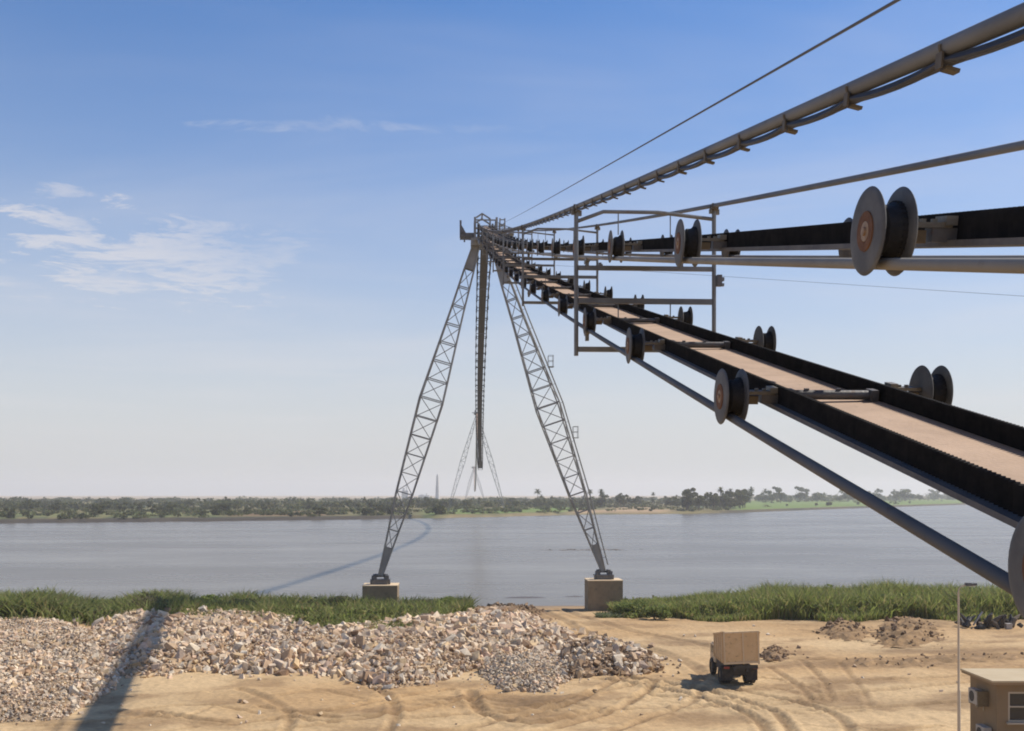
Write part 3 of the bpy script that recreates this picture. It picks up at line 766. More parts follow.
def build_tower():
    c = at_y(487, 240, TOWER_Y)
    root = empty('support_tower', (0, 0, 0), label='tall A-shaped lattice tower standing on two concrete footings at the near shore', cat='tower')
    lf = at_y(380.5, 576, TOWER_Y); rf = at_y(603.5, 571.5, TOWER_Y)
    build_leg(root, at_y(477.5, 241, TOWER_Y), lf, 15, False)
    build_leg(root, at_y(496.5, 255, TOWER_Y), rf, 15, True)
    Y = TOWER_Y
    zl = line_z(Y, *LOW); zm = line_z(Y, *MID); zt = line_z(Y, *TOP)
    h = MB(); h.box((2.45, Y, zl - .72), (2.9, 1.9, .75)); h.box((2.45, Y - 1.1, zl - .55), (2.3, .5, .35)); h.box((2.45, Y + 1.1, zl - .55), (2.3, .5, .35)); h.build('head_beam', M['tower'], root)
    s = MB()
    for z in (zl, zm):
        for X in (XL, XR): 
            s.box((X, Y, z - .20), (.18, 3.4, .30)); 
    s.build('rope_saddle', M['dark_steel'], root)
    f = MB()
    for X in (1.42, 3.62):
        for dy in (-1.0, 1.0): f.bar((X, Y + dy, zl - .9), (X, Y + dy, zt + .15), .22, .22)
        f.bar((X, Y - 1, zt - .0), (X, Y + 1, zt - .0), .16); f.bar((X, Y - 1, zm - .35), (X, Y + 1, zm - .35), .16)
    f.bar((1.42, Y - 1, zm - .35), (3.62, Y - 1, zm - .35), .15); f.bar((1.42, Y + 1, zm - .35), (3.62, Y + 1, zm - .35), .15); f.bar((1.42, Y - 1, zt - .12), (3.62, Y - 1, zt - .12), .12)
    f.build('head_frame', M['tower'], root)
    g = MB()
    for dy in (-1.0, 1.0):
        g.bar((1.55, Y + dy, zt + .12), (2.15, Y + dy, zt + .52), .14); g.bar((2.15, Y + dy, zt + .52), (2.95, Y + dy, zt - .0), .14); g.bar((2.95, Y + dy, zt + .02), (2.95, Y + dy, zm - .9), .16)
    g.bar((2.15, Y - 1, zt + .52), (2.15, Y + 1, zt + .52), .14); g.build('hoist_gable', M['tower'], root)
    p = MB(); p.box((.68, Y, zl - .12), (1.55, 1.5, .16)); p.box((.7, Y - .7, zl + .05), (1.5, .1, .25)); p.bar((-.04, Y - .6, zl - .3), (-.04, Y - .6, zl + 1.45), .20); p.bar((-.04, Y + .6, zl - .2), (-.04, Y + .6, zl + 1.0), .14)
    p.bar((.0, Y - .6, zl + .9), (.45, Y - .6, zl + .1), .16); p.box((.10, Y - .6, zl + .35), (.35, .3, .6)); p.bar((.35, Y - .5, zl - .2), (.35, Y - .5, zl - .72), .16); p.bar((.35, Y - .5, zl - .35), (.95, Y - .5, zl - .45), .14)
    p.build('side_platform', M['dark_steel'], root)
    q = MB(); q.box((4.15, Y, zl + .1), (1.1, 2.0, .12))
    for X in (3.95, 4.45):
        for dy in (-.9, .9): q.bar((X, Y + dy, zl + .1), (X, Y + dy, zt + .1), .13)
    for z in (.9, 1.5): q.bar((3.95, Y - .9, zl + z), (4.45, Y - .9, zl + z), .09); q.bar((3.95, Y + .9, zl + z), (4.45, Y + .9, zl + z), .09)
    for k in range(4): q.bar((4.6 + k * .25, Y - .8, zl + .15), (4.6 + k * .25, Y - .8, zl + .7), .05)
    q.bar((4.45, Y - .8, zl + .7), (5.4, Y - .8, zl + .55), .06); q.box((4.9, Y, zl + .12), (1.0, 1.6, .06)); q.build('work_platform', M['tower'], root)
    # machinery and braces packed under the head on the approach side
    k = MB()
    for i in range(10):
        yy = Y - 1.5 - i * .9
        k.bar((1.75, yy, line_z(yy, *LOW) - .25), (3.3, yy, line_z(yy, *LOW) - .25), .12, .12)
    for X in (1.75, 3.3): k.bar((X, Y - 10, line_z(Y - 10, *LOW) - .3), (X, Y - 1, line_z(Y - 1, *LOW) - .3), .16, .2)
    k.build('approach_truss', M['tower'], root)
    # footings
    for px, topy, boty, w, lab in ((381, 585, 604, 3.5, 'left brown concrete footing under the tower, half sunk in green scrub'), (603.5, 580, 611, 3.55, 'right brown concrete footing under the tower, standing clear beside the sandy ramp')):
        c = at_y(px, topy, TOWER_Y); zb = EYE - (boty - HY) / F * TOWER_Y - .6
        m = MB(); m.box((0, 0, (c.z - zb) / 2), (w, 3.0, c.z - zb)); 
        o = empty('concrete_footing', (c.x, TOWER_Y, zb), 0, lab, 'footing'); m.build('block', M['concrete'], o)
        m = MB(); m.box((0, 0, c.z - zb + .045), (w + .06, 3.06, .085)); m.build('cap', M['tan_light'], o)  # paler cap puts the sunlit top of the block into the colour
build_tower()

# ---- far towers
def far_tower(px, apex_y, D, lx, rx, base_z, w, label, minor):
    apex = pt(px, apex_y, D); Y = apex.y
    root = empty('support_tower', (apex.x, Y, base_z), label=label, cat='tower')
    A = Vector((0, 0, apex.z - base_z))
    for sx in (lx, rx):
        B = Vector((sx, 0, 0)); t = (B - A); L = t.length; t.normalize(); r = Vector((-t.z, 0, t.x)); n = Vector((0, 1, 0)); m = MB()
        pr = lambda s: w * float(np.interp(s, [0, .08, .48, .9, 1], [.2, .4, 1, .4, .15]))
        P = lambda s, i, j: A + t * (L * s) + r * (i * pr(s)) + n * (j * pr(s))
        for i in (-1, 1):
            for j in (-1, 1): m.tube([P(s, i, j) for s in (0, .08, .28, .48, .7, .9, 1)], .13 * minor, 4)
        q = np.linspace(.06, .92, 19)
        for k in range(18):
            f = 1 if k % 2 else -1
            for j in (-1, 1): m.bar(P(q[k], -f, j), P(q[k + 1], f, j), .12 * minor); m.bar(P(q[k], -1, j), P(q[k], 1, j), .12 * minor)
        m.build('leg', M['far_steel'], root)
    m = MB(); m.box(A + Vector((0, 0, -.2)), (3.6 * minor, 3, 1.2 * minor)); m.box(A + Vector((-1.6 * minor, 0, .4)), (2.6 * minor, 1.5, .35)); m.box(A + Vector((1.2, 0, .9)), (.5, 2, 2 * minor)); m.box(A + Vector((-1.2, 0, .9)), (.5, 2, 2 * minor))
    m.build('tower_head', M['far_steel'], root)
far_tower(477, 413.5, 600, -17.0, 16.5, 1.0, 1.35, 'distant A-shaped lattice tower on the far bank, between the legs of the near tower', 1.0)
far_tower(474, 467.5, 1400, -12.5, 14.5, 1.5, 1.6, 'smallest and farthest A-shaped tower, faint in the haze above the trees', 1.7)
def stack_tower(px, top_y, D, w, label):
    a = pt(px, top_y, D); root = empty('concrete_tower', (a.x, a.y, 1.5), label=label, cat='tower'); H = a.z - 1.5
    m = MB(); m.tube([(0, 0, 0), (0, 0, H * .55), (0, 0, H * .56), (0, 0, H * .88)], [w * .62, w * .48, w * .40, w * .34], 10); m.build('shaft', M['concrete_grey'], root)
    m = MB(); m.tube([(0, 0, H * .88), (0, 0, H * .94), (0, 0, H)], [w * .3, w * .28, w * .1], 10); m.build('cap', M['concrete_grey'], root)
stack_tower(437.5, 474, 1800, 6.5, 'pale hazy concrete tower above the trees left of the distant A-shaped tower')
def hazy_block(px, D, w, h, label):
    a = world_of(px, D, 1.5); root = empty('factory_building', a, label=label, cat='building')
    m = MB(); m.box((0, 0, h / 2), (w, w * .7, h)); m.build('wall', M['concrete_grey'], root)
    m = MB(); m.box((-w * .2, 0, h * 1.15), (w * .3, w * .3, h * .3)); m.tube([(w * .25, 0, h), (w * .25, 0, h * 1.6)], w * .07, 8); m.build('roof_plant', M['concrete_grey'], root)
hazy_block(405, 1900, 12, 16, 'pale hazy factory block seen beside the left leg of the near tower')
hazy_block(424, 2000, 22, 7, 'low pale factory hall in the haze next to the concrete tower')

# ------------------------------------------------------------------ vegetation
def leaf_cloud(cent, rad, n, size, cols, seed, flat=.8):
    """n leaf-sized quads through ellipsoid clumps; returns V, F, tint"""
    r = np.random.default_rng(seed); k = r.integers(0, len(cent), n)
    d = r.normal(size=(n, 3)); d /= np.linalg.norm(d, axis=1)[:, None]
    rr = r.uniform(.25, 1, n) ** (1 / 2.2)
    c = np.asarray(cent)[k] + d * rr[:, None] * np.asarray(rad)[k]
    a = r.normal(size=(n, 3)); a[:, 2] *= flat; a /= np.linalg.norm(a, axis=1)[:, None]
    b = np.cross(a, r.normal(size=(n, 3))); b /= np.linalg.norm(b, axis=1)[:, None]
    s = size * r.uniform(.6, 1.3, n)[:, None]
    V = np.stack([c - a * s - b * s * .5, c + a * s * .2 - b * s * .8, c + a * s + b * s * .4, c - a * s * .1 + b * s * .7], 1).reshape(-1, 3)
    Fq = np.arange(n * 4).reshape(n, 4)
    cc = np.asarray(cols)[r.integers(0, len(cols), n)] * r.uniform(.8, 1.2, n)[:, None]
    clump = np.asarray(r.uniform(.82, 1.18, len(cent)))[k][:, None]
    return V, Fq, np.repeat(cc * clump, 4, 0)
GREENS = [(.088, .100, .034), (.110, .120, .040), (.072, .084, .030), (.130, .124, .048)]
DUSTY = [(.10, .10, .05), (.085, .09, .045), (.115, .108, .06)]
def tree_meshes(i, h, w, kind):
    r = np.random.default_rng(100 + i); t = MB()
    if kind == 'palm':
        t.tube([(0, 0, -.3), (.15, 0, h * .4), (.3 * r.normal(), 0, h * .8)], [.28, .22, .2], 6)
        top = Vector(t.v[-4]); top = Vector((0.0 + top.x, 0, h * .8)); V = []; Fs = []; T = []
        for k in range(46):
            az = r.uniform(0, 6.28); el = r.uniform(-.75, 1.25); L = w * .5 * r.uniform(.8, 1.15); prev = top; d = Vector((math.cos(az) * math.cos(el), math.sin(az) * math.cos(el), math.sin(el)))
            side = d.cross(Vector((0, 0, 1))).normalized() * .45; p = prev
            for q in range(3):
                d2 = (d - Vector((0, 0, .45 * q))).normalized(); nx = p + d2 * L / 3; b = len(V); ww = (1, .9, .6, .15)
                V += [p - side * ww[q] , p + side * ww[q], nx + side * ww[q + 1], nx - side * ww[q + 1]]; Fs.append((b, b + 1, b + 2, b + 3)); T += [np.array(GREENS[k % 4]) * r.uniform(.8, 1.3)] * 4; p = nx
        me = np_mesh('crown', np.array([tuple(v) for v in V]), [np.array(Fs)], M['leaf'], np.array(T))
    else:
        th = h * (.2 if kind == 'tree' else .10)
        t.tube([(0, 0, -.3), (.1, .05, th), (.15 * r.normal(), .1, h * .6)], [.35 * h / 10, .25 * h / 10, .08], 6)
        for k in range(4):
            a = r.uniform(0, 6.28); t.tube([(0, 0, th * .8), (math.cos(a) * w * .28, math.sin(a) * w * .28, h * r.uniform(.5, .75))], [.14 * h / 10, .04], 5)
        n = 9 if kind == 'tree' else 7; cent = []; rad = []
        for k in range(n):
            a = r.uniform(0, 6.28); q = r.uniform(.05, .38) * w; z = r.uniform(th / h + .12, .86) if kind == 'tree' else r.uniform(.15, .75)
            cent.append((math.cos(a) * q, math.sin(a) * q, z * h)); s = r.uniform(.13, .24) * w; rad.append((s, s, s * r.uniform(.6, .9)))
        V, Fq, T = leaf_cloud(cent, rad, 820 if kind == 'tree' else 560, .035 * w + .14, GREENS if i % 3 else GREENS + DUSTY, 300 + i)
        V[:, 2] = np.minimum(V[:, 2], h); me = np_mesh('crown', V, [Fq], M['leaf'], T)
    return t.mesh('trunk', M['bark']), me
KINDS = []
for i, (h, w, kd) in enumerate([(10, 10, 'tree'), (12, 9, 'tree'), (8, 10, 'tree'), (14, 11, 'tree'), (9, 7, 'tree'), (5, 8, 'shrub'), (4, 6, 'shrub'), (6, 7, 'shrub'), (13, 7, 'palm'), (16, 7.5, 'palm'), (11, 7, 'palm'), (7, 9, 'tree')]):
    KINDS.append((h, w, kd, *tree_meshes(i, h, w, kd)))
def plant(kind, px, off, scale, label, group=None, sx=1.0):
    h, w, kd, tr, cr = KINDS[kind]; v, D = bank_point(px, off)
    nm = {'tree': 'leafy_tree', 'shrub': 'shrub', 'palm': 'palm_tree'}[kd]
    o = empty(nm, (v.x, v.y, v.z - .1), random.uniform(0, 6.28), label, {'tree': 'tree', 'shrub': 'shrub', 'palm': 'palm tree'}[kd], group); o.scale = (scale * sx, scale * sx, scale)
    put('trunk', tr, o); put('crown', cr, o); return o
GRP = {'tree': 'trees along the far bank', 'shrub': 'bushes on the far bank', 'palm': 'palms along the far bank'}
PLACES = [(-999, 60, 'at the left end of the far bank'), (60, 140, 'second from the left end of the far bank'), (140, 215, 'left of the brown field on the far bank'),
          (215, 290, 'above the left half of the brown field'), (290, 350, 'above the right half of the brown field'), (350, 400, 'just left of the left tower leg'),
          (400, 430, 'between left tower leg and concrete tower'), (430, 462, 'beside the hazy concrete tower'), (462, 490, 'below the distant lattice tower'),
          (490, 530, 'just right of the distant lattice tower'), (530, 570, 'just left of the right tower leg'), (570, 610, 'behind the right tower leg'),
          (610, 650, 'above the bare sand on the far bank'), (650, 690, 'between the bare sand and the dark clump'), (690, 740, 'behind the dark clump at the point'),
          (740, 790, 'right of the dark clump beyond the field'), (790, 840, 'beyond the field left of the dark rope'), (840, 890, 'beyond the green field under the belt'),
          (890, 940, 'at the right end of the green field'), (940, 9999, 'below the belt at the right edge')]
def place_label(px, off, kd, h):
    w = [t for a, b, t in PLACES if a <= px < b][0]
    if kd == 'shrub': k = 'low waterside bush' if off < 50 else 'field bush'
    elif kd == 'palm': k = ('tall' if h > 10.5 else 'short') + ' palm ' + ('in front' if off < 210 else 'behind')
    else: k = ('tall' if h > 9.5 else 'medium' if h > 7 else 'small') + ' tree ' + ('in front' if off < 190 else 'midway back' if off < 260 else 'behind')
    return k + ' ' + w
def belt_of_trees():
    n = 0
    def many(count, x0, x1, o0, o1, kinds, smin, smax):
        for _ in range(count):
            px = random.uniform(x0, x1); off = random.uniform(o0, o1) ; k = random.choice(kinds)
            sc = random.uniform(smin, smax); plant(k, px, off, sc, place_label(px, off, KINDS[k][2], KINDS[k][0] * sc), GRP[KINDS[k][2]])
    many(44, -20, 240, 120, 360, [0, 1, 2, 4, 7, 11, 5], .40, .70)
    many(34, 200, 440, 130, 330, [0, 1, 2, 8, 11, 10, 0], .42, .72)
    many(40, 430, 600, 120, 330, [0, 2, 4, 8, 0, 11, 7], .48, .8)
    many(28, 590, 690, 100, 300, [0, 1, 3, 4, 9], .6, .95)
    many(26, 684, 745, 30, 200, [0, 1, 3, 3, 9, 11], .8, 1.15)
    many(46, 740, 940, 380, 720, [0, 1, 3, 2, 11, 11, 8], 1.0, 1.5)
    many(22, 930, 1060, 500, 900, [0, 2, 3, 11], 1.1, 1.6)
    many(26, -20, 420, 14, 100, [5, 6, 7], .5, 1.0)
    many(16, 430, 600, 14, 110, [5, 6, 7], .4, .8)
    many(10, 720, 960, 40, 120, [5, 6], .5, .9)
belt_of_trees()
def name_by_place():            # same words: tell them apart by their order from the left
    seen = {}
    for o in col.objects:
        if o.get('group') in GRP.values(): seen.setdefault(o['label'], []).append(o)
    W = ['first', 'second', 'third', 'fourth', 'fifth', 'sixth', 'seventh', 'eighth', 'ninth', 'tenth', 'eleventh', 'twelfth', 'thirteenth', 'fourteenth', 'fifteenth', 'sixteenth', 'seventeenth', 'eighteenth', 'nineteenth', 'twentieth']
    for l, os_ in seen.items():
        if len(os_) > 1:
            os_.sort(key=lambda o: cam_xy(o.location.x, o.location.y)[0] / cam_xy(o.location.x, o.location.y)[1])
            for w, o in zip(W, os_): o['label'] = l + ', ' + w + ' from left'
name_by_place()
for k, px, off, s, sx, lab in ((3, 687, 12, 1.05, 1.0, 'dark tall tree, first of the clump at the point beside the bare sand'),
                               (1, 699, 16, 1.05, 1.1, 'broad dark tree second in the clump at the point on the far bank'),
                               (4, 714, 20, 1.5, .9, 'rounded tree third in the clump at the point on the far bank'),
                               (9, 720, 60, 1.05, 1.0, 'tall palm rising behind the clump at the point on the far bank'),
                               (0, 729, 24, 1.0, 1.2, 'low spreading tree at the right end of the clump at the point'),
                               (5, 440, 8, 1.3, 1.0, 'rounded dark waterside bush left of the distant lattice tower'),
                               (5, 367, 12, 1.0, 1.0, 'dark waterside bush just left of the near tower leg, far bank'),
                               (7, 318, 14, .85, 1.3, 'dark bush beside the brown field on the far bank'),
                               (2, 98, 40, .75, 1.0, 'rounded bush alone in the green field at the far left bank'),
                               (3, 800, 520, 1.5, 1.4, 'wide tree mass behind the green field, right of the dark lower rope'),
                               (2, 848, 420, 1.9, 1.3, 'rounded dark tree at the edge of the green field under the belt'),
                               (2, 905, 420, 2.1, 1.4, 'broad dark tree at the right of the green field under the belt'),
                               (9, 538, 150, .95, 1.0, 'tallest palm left of the right tower leg on the far bank')):
    plant(k, px, off, s, lab, None, sx)
def far_wood():
    Vs, Fs, Ts = [], [], []; b = 0
    r = np.random.default_rng(5)
    for q in range(1700):
        px = r.uniform(-120, 1180); off = 190 + 800 * r.uniform(0, 1) ** 1.3 + 330 * float(np.clip((px - 720) / 40, 0, 1)); v, D = bank_point(px, off); gap = fbm(np.array([px * .045]), np.array([off * .012]), 97)[0]
        if gap < .43: continue
        h = r.uniform(2.0, 6.6) * (.6 + .8 * float(fbm(np.array([px * .05]), np.array([off * .02]), 88)[0])) * (1 + .9 * float(np.clip((px - 720) / 60, 0, 1))); w = r.uniform(6, 17)
        V, Fq, T = leaf_cloud([(0, 0, h * .55), (w * .3, 0, h * .45), (-w * .3, 0, h * .4)], [(w * .4, w * .4, h * .42)] * 3, 56, 1.2, GREENS if q % 4 else DUSTY, 5000 + q)
        Vs.append(V + np.array(v)); Fs.append(Fq + b); Ts.append(T); b += len(V)
    me = np_mesh('far_wood', np.concatenate(Vs), [np.concatenate(Fs)], M['leaf'], np.concatenate(Ts))
    tag(put('far_wood', me), 'hazy mass of trees filling the plain behind the far bank', 'wood', kind='stuff')
far_wood()
def far_scrub():
    Vs, Fs, Ts = [], [], []; b = 0; r = np.random.default_rng(6)
    PALE_G = [(.12, .14, .055), (.15, .155, .07), (.09, .11, .04), (.17, .15, .08)]
    for q in range(1500):
        px = r.uniform(-60, 1080); off = 6 + (260 + 300 * (px > 740)) * r.uniform(0, 1) ** 1.2
        if px > 735 and off < 420 and r.random() < .9: continue
        if 575 < px < 672 and off < 120 and r.random() < .85: continue
        if fbm(np.array([px * .06]), np.array([off * .03]), 93)[0] < .40: continue
        v, D = bank_point(px, off); h = r.uniform(.6, 2.4); w = r.uniform(2, 7)
        V, Fq, T = leaf_cloud([(w * .25 * k, 0, h * .5) for k in (-1, 0, 1)], [(w * .3, w * .3, h * .5)] * 3, 26, .7, PALE_G if q % 3 else GREENS, 9000 + q)
        Vs.append(V + np.array(v)); Fs.append(Fq + b); Ts.append(T); b += len(V)
    me = np_mesh('far_scrub', np.concatenate(Vs), [np.concatenate(Fs)], M['leaf'], np.concatenate(Ts))
    tag(put('far_scrub', me), 'low olive scrub scattered over the fields of the far bank', 'scrub', kind='stuff')
far_scrub()

def clumps(n, x0, x1, d0, d1, h, w, cols, seed, hs):
    """leafy clumps rooted in the scrub"""
    px, D, P = scatter_px(n, x0, x1, d0, d1, seed); r = np.random.default_rng(seed + 500); H = h * hs(px) * r.uniform(.55, 1.15, n)
    cent, rad = [], []
    for i in range(n):
        for _ in range(2):
            cent.append(P[i] + [r.normal(0, w * .4), r.normal(0, w * .4), H[i] * r.uniform(.35, .7)]); rad.append((w * r.uniform(.5, 1), w * r.uniform(.5, 1), H[i] * .42))
    return leaf_cloud(cent, rad, n * 80, .17, cols, seed + 900)
def blades(name, pts, hgt, wid, cols, label, cat, lean=.25, seed=1, bend=.35, extra=None):
    """upright bent leaves: pts (n,3) roots"""
    r = np.random.default_rng(seed); n = len(pts); az = r.uniform(0, 6.283, n); h = hgt; w = wid * r.uniform(.6, 1.3, n)
    side = np.stack([np.cos(az), np.sin(az), np.zeros(n)], 1) * w[:, None] * .5
    la = r.uniform(0, 6.283, n); ld = np.stack([np.cos(la), np.sin(la), np.zeros(n)], 1) * (h * lean * r.uniform(.2, 1.3, n))[:, None]
    up = np.zeros((n, 3)); up[:, 2] = h
    m = pts + up * .55 + ld * .3; t = pts + up * r.uniform(.85, 1, n)[:, None] + ld * (1 + bend)
    V = np.stack([pts - side * .7, pts + side * .7, m + side, m - side, t], 1).reshape(-1, 3); i = np.arange(n) * 5
    q = np.stack([i, i + 1, i + 2, i + 3], 1); tr = np.stack([i + 3, i + 2, i + 4], 1)
    cc = np.asarray(cols)[r.integers(0, len(cols), n)] * r.uniform(.75, 1.25, n)[:, None]
    T = np.repeat(cc, 5, 0)
    if extra is not None: q = np.concatenate([q, extra[1] + len(V)]); V = np.concatenate([V, extra[0]]); T = np.concatenate([T, extra[2]])
    me = np_mesh(name, V, [q, tr], M['leaf'], T)
    return tag(put(name, me), label, cat, kind='stuff')
def scatter_px(n, x0, x1, d0, d1, seed, dens=None):
    r = np.random.default_rng(seed); px = r.uniform(x0, x1, n); d0v = d0(px) if callable(d0) else d0; d1v = d1(px) if callable(d1) else d1
    D = d0v + (d1v - d0v) * r.uniform(0, 1, n); xc = (px - HX) / F * D; x = xc * CY + D * SY; y = -xc * SY + D * CY
    return px, D, np.stack([x, y, ground_z(x, y) - .05], 1)
def reeds():
    G = [(.21, .255, .060), (.25, .285, .075), (.165, .205, .050), (.28, .285, .095), (.30, .25, .105), (.12, .14, .042)]
    px, D, P = scatter_px(84000, 612, 1090, lambda p: 91 + 2 * np.sin(p * .05) + np.interp(p, [612, 640, 700], [8, 3, 0]), lambda p: np.interp(p, [612, 640, 700, 770, 1090], [106, 107, 110, 114, 115]), 11)
    env = np.interp(px, [612, 630, 680, 720, 770, 1090], [1.2, 1.4, 1.7, 2.15, 2.75, 2.9]) * (.42 + .62 * fbm(P[:, 0] * .35, P[:, 1] * .35, 13) + .42 * fbm(P[:, 0] * 1.1, P[:, 1] * 1.1, 14, 2))
    edge = np.clip((D - 90.5) / 3, .35, 1)
    keep = rng.uniform(0, 1, len(P)) < np.clip((fbm(P[:, 0] * .8, P[:, 1] * .8, 18, 2) - .12) * 4, .15, 1); P, env, edge, px = P[keep], env[keep], edge[keep], px[keep]
    ex = clumps(520, 612, 1090, 93, 113, 2.0, .75, G, 15, lambda p: np.interp(p, [612, 700, 770], [.45, .7, 1]))
    blades('reed_bed', P, env * edge * rng.uniform(.55, 1.15, len(P)), .10, G, 'tall green reed bed along the near shore right of the tower', 'reeds', lean=.42, seed=2, extra=ex)
    px, D, P = scatter_px(46000, -60, 470, lambda p: np.interp(p, [-60, 0, 250, 330, 400, 430, 492], [86, 86, 85, 79, 78, 84, 99]), lambda p: np.interp(p, [-60, 430, 470, 492], [112, 112, 109, 105]), 12)
    keep = rng.uniform(0, 1, len(P)) < np.clip((fbm(P[:, 0] * .25, P[:, 1] * .25, 17) - .28) * 4, .12, 1); P, px, D = P[keep], px[keep], D[keep]
    hh = np.interp(px, [-60, 20, 45, 80, 120, 150, 175, 200, 300, 492], [2.3, 2.9, 3.0, 2.0, 2.0, 2.6, 2.3, 2.0, 2.1, 1.8]) * (.45 + .95 * fbm(P[:, 0] * .3, P[:, 1] * .3, 19)) * np.interp(D, [78, 95, 112], [.7, .95, 1.0])
    G2 = [(.20, .235, .060), (.23, .265, .075), (.155, .185, .050), (.26, .265, .095), (.275, .23, .10), (.105, .12, .038)]
    blades('bank_scrub', P, hh * rng.uniform(.5, 1.1, len(P)), .14, G2, 'green waist-high scrub along the near shore left of the tower', 'scrub', lean=.55, seed=3, extra=clumps(620, -40, 466, lambda p: np.interp(p, [-60, 0, 250, 330, 400, 430, 492], [88, 88, 87, 82, 81, 87, 101]), 110, 1.0, .85, G2, 16, lambda p: np.interp(p, [-60, 20, 45, 80, 120, 150, 175, 200, 300, 492], [1.5, 1.9, 1.9, 1.2, 1.2, 1.7, 1.4, 1.2, 1.25, 1.1])))
    px, D, P = scatter_px(1500, 596, 650, 93, 97, 14)
    blades('weed_patch', P, rng.uniform(.2, .55, len(P)), .12, [(.16, .18, .09), (.20, .20, .12), (.11, .14, .05)], 'pale low weeds at the foot of the right concrete footing', 'weeds', lean=.7, seed=4)
reeds()
def near_shrub(px, py, h, w, label, seed, cols):
    g = gpt(px, py); z = float(ground_z(g.x, g.y)); o = empty('shrub', (g.x, g.y, z), 0, label, 'shrub')
    r = np.random.default_rng(seed); t = MB()
    for k in range(5):
        a = r.uniform(0, 6.28); t.tube([(0, 0, -.1), (math.cos(a) * w * .2, math.sin(a) * w * .2, h * .7)], [.05, .015], 5)
    t.build('stem', M['bark'], o)
    cent = [(r.uniform(-.35, .35) * w, r.uniform(-.35, .35) * w, h * r.uniform(.3, .75)) for _ in range(9)]; rad = [(w * .24, w * .24, h * .26)] * 9
    V, Fq, T = leaf_cloud(cent, rad, 1500, .11, cols, seed); put('crown', np_mesh('crown', V, [Fq], M['leaf'], T), o)
SC = [(.18, .22, .06), (.15, .19, .052), (.22, .245, .08)]; BR_ = [(.145, .135, .065), (.125, .12, .055), (.165, .145, .08)]
near_shrub(150, 618, 2.4, 4.6, 'brownish bush above the rubble where the dark shadow stripe begins', 71, BR_)
near_shrub(30, 617, 2.3, 6.0, 'green bush at the far left end of the shore scrub', 72, SC)
near_shrub(455, 608, 1.5, 3.2, 'dusty bush at the right end of the scrub beside the sandy ramp', 73, BR_)
near_shrub(655, 618, 1.3, 2.6, 'grey green bush at the left end of the reed bed', 74, SC)
near_shrub(415, 611, 1.3, 3.0, 'green bush just right of the left concrete footing', 75, SC)
near_shrub(352, 612, 1.2, 3.0, 'green bush just left of the left concrete footing', 76, SC)

r_ = np.random.default_rng(123)
for k_, (px_, where_) in enumerate(((-5, 'cut by the left edge of the shore scrub'), (62, 'right of the big green bush in the shore scrub'), (95, 'above the left gravelly heap'), (122, 'just left of the brownish bush'),
        (185, 'just right of the brownish bush'), (212, 'second right of the brownish bush'), (245, 'at the rear edge of the long stone pile'), (278, 'above the middle of the stone pile'), (305, 'where the dark line on the water meets the scrub'),
        (330, 'two bushes left of the left concrete footing'), (438, 'near the right end of the left scrub'))):
    near_shrub(px_, r_.uniform(604, 612), r_.uniform(1.3, 1.9), r_.uniform(3.0, 4.6), 'leafy green bush ' + where_, 200 + k_, SC if k_ % 3 else SC + BR_)
for k_, (px_, where_) in enumerate(((632, 'beside the right concrete footing'), (700, 'in the low left part of the reed bed'))):
    near_shrub(px_, 613, 1.5, 3.2, 'leafy green bush ' + where_, 230 + k_, SC)

# ------------------------------------------------------------------ stone piles
def rock_template(seed, extra):
    """broken block: cube corners knocked about, a few extra points, hulled"""
    import bmesh
    r = np.random.default_rng(seed); P = np.array([(x, y, z) for x in (-1, 1) for y in (-1, 1) for z in (-1, 1)], float) * r.uniform(.35, 1.05, (8, 3))
    if extra: P = np.concatenate([P, r.uniform(-.85, .85, (extra, 3))])
    q = r.uniform(.45, 1.25, 3); P *= (q / q.prod() ** (1 / 3) * .82)[None]
    bm = bmesh.new()
    for p in P: bm.verts.new(p)
    bmesh.ops.convex_hull(bm, input=bm.verts[:])
    for v in [v for v in bm.verts if not v.link_faces]: bm.verts.remove(v)
    bmesh.ops.triangulate(bm, faces=bm.faces[:]); bm.verts.index_update()
    V = np.array([v.co[:] for v in bm.verts]); F_ = np.array([[v.index for v in f.verts] for f in bm.faces]); bm.free()
    return V, F_
T_BIG = [rock_template(i, 7) for i in range(10)]; T_SM = [rock_template(40 + i, 2 + i % 3) for i in range(10)]
ROCK_ME = [np_mesh('stone', V, [Fc], M['stone_single']) for V, Fc in T_BIG]
def rand_rot(r, n):
    q = r.normal(size=(n, 4)); q /= np.linalg.norm(q, axis=1)[:, None]; w, x, y, z = q.T
    return np.stack([np.stack([1 - 2 * (y * y + z * z), 2 * (x * y - z * w), 2 * (x * z + y * w)], 1), np.stack([2 * (x * y + z * w), 1 - 2 * (x * x + z * z), 2 * (y * z - x * w)], 1), np.stack([2 * (x * z - y * w), 2 * (y * z + x * w), 1 - 2 * (x * x + y * y)], 1)], 1)
def in_poly(x, y, P):
    c = np.zeros(x.shape, bool); j = len(P) - 1
    for i in range(len(P)):
        xi, yi = P[i]; xj, yj = P[j]
        c ^= ((yi > y) != (yj > y)) & (x < (xj - xi) * (y - yi) / (yj - yi + 1e-12) + xi); j = i
    return c
PALE = [(.62, .475, .315), (.58, .415, .265), (.52, .415, .30), (.67, .56, .41), (.40, .27, .16), (.59, .415, .285), (.64, .51, .36), (.53, .38, .215), (.29, .185, .11), (.48, .34, .22), (.43, .34, .25), (.60, .46, .32)]
GREY = [(.36, .31, .245), (.42, .355, .275), (.29, .245, .195), (.46, .37, .27), (.36, .27, .19)]
BROWN = [(.26, .17, .095), (.21, .135, .075), (.29, .20, .125), (.17, .11, .065)]
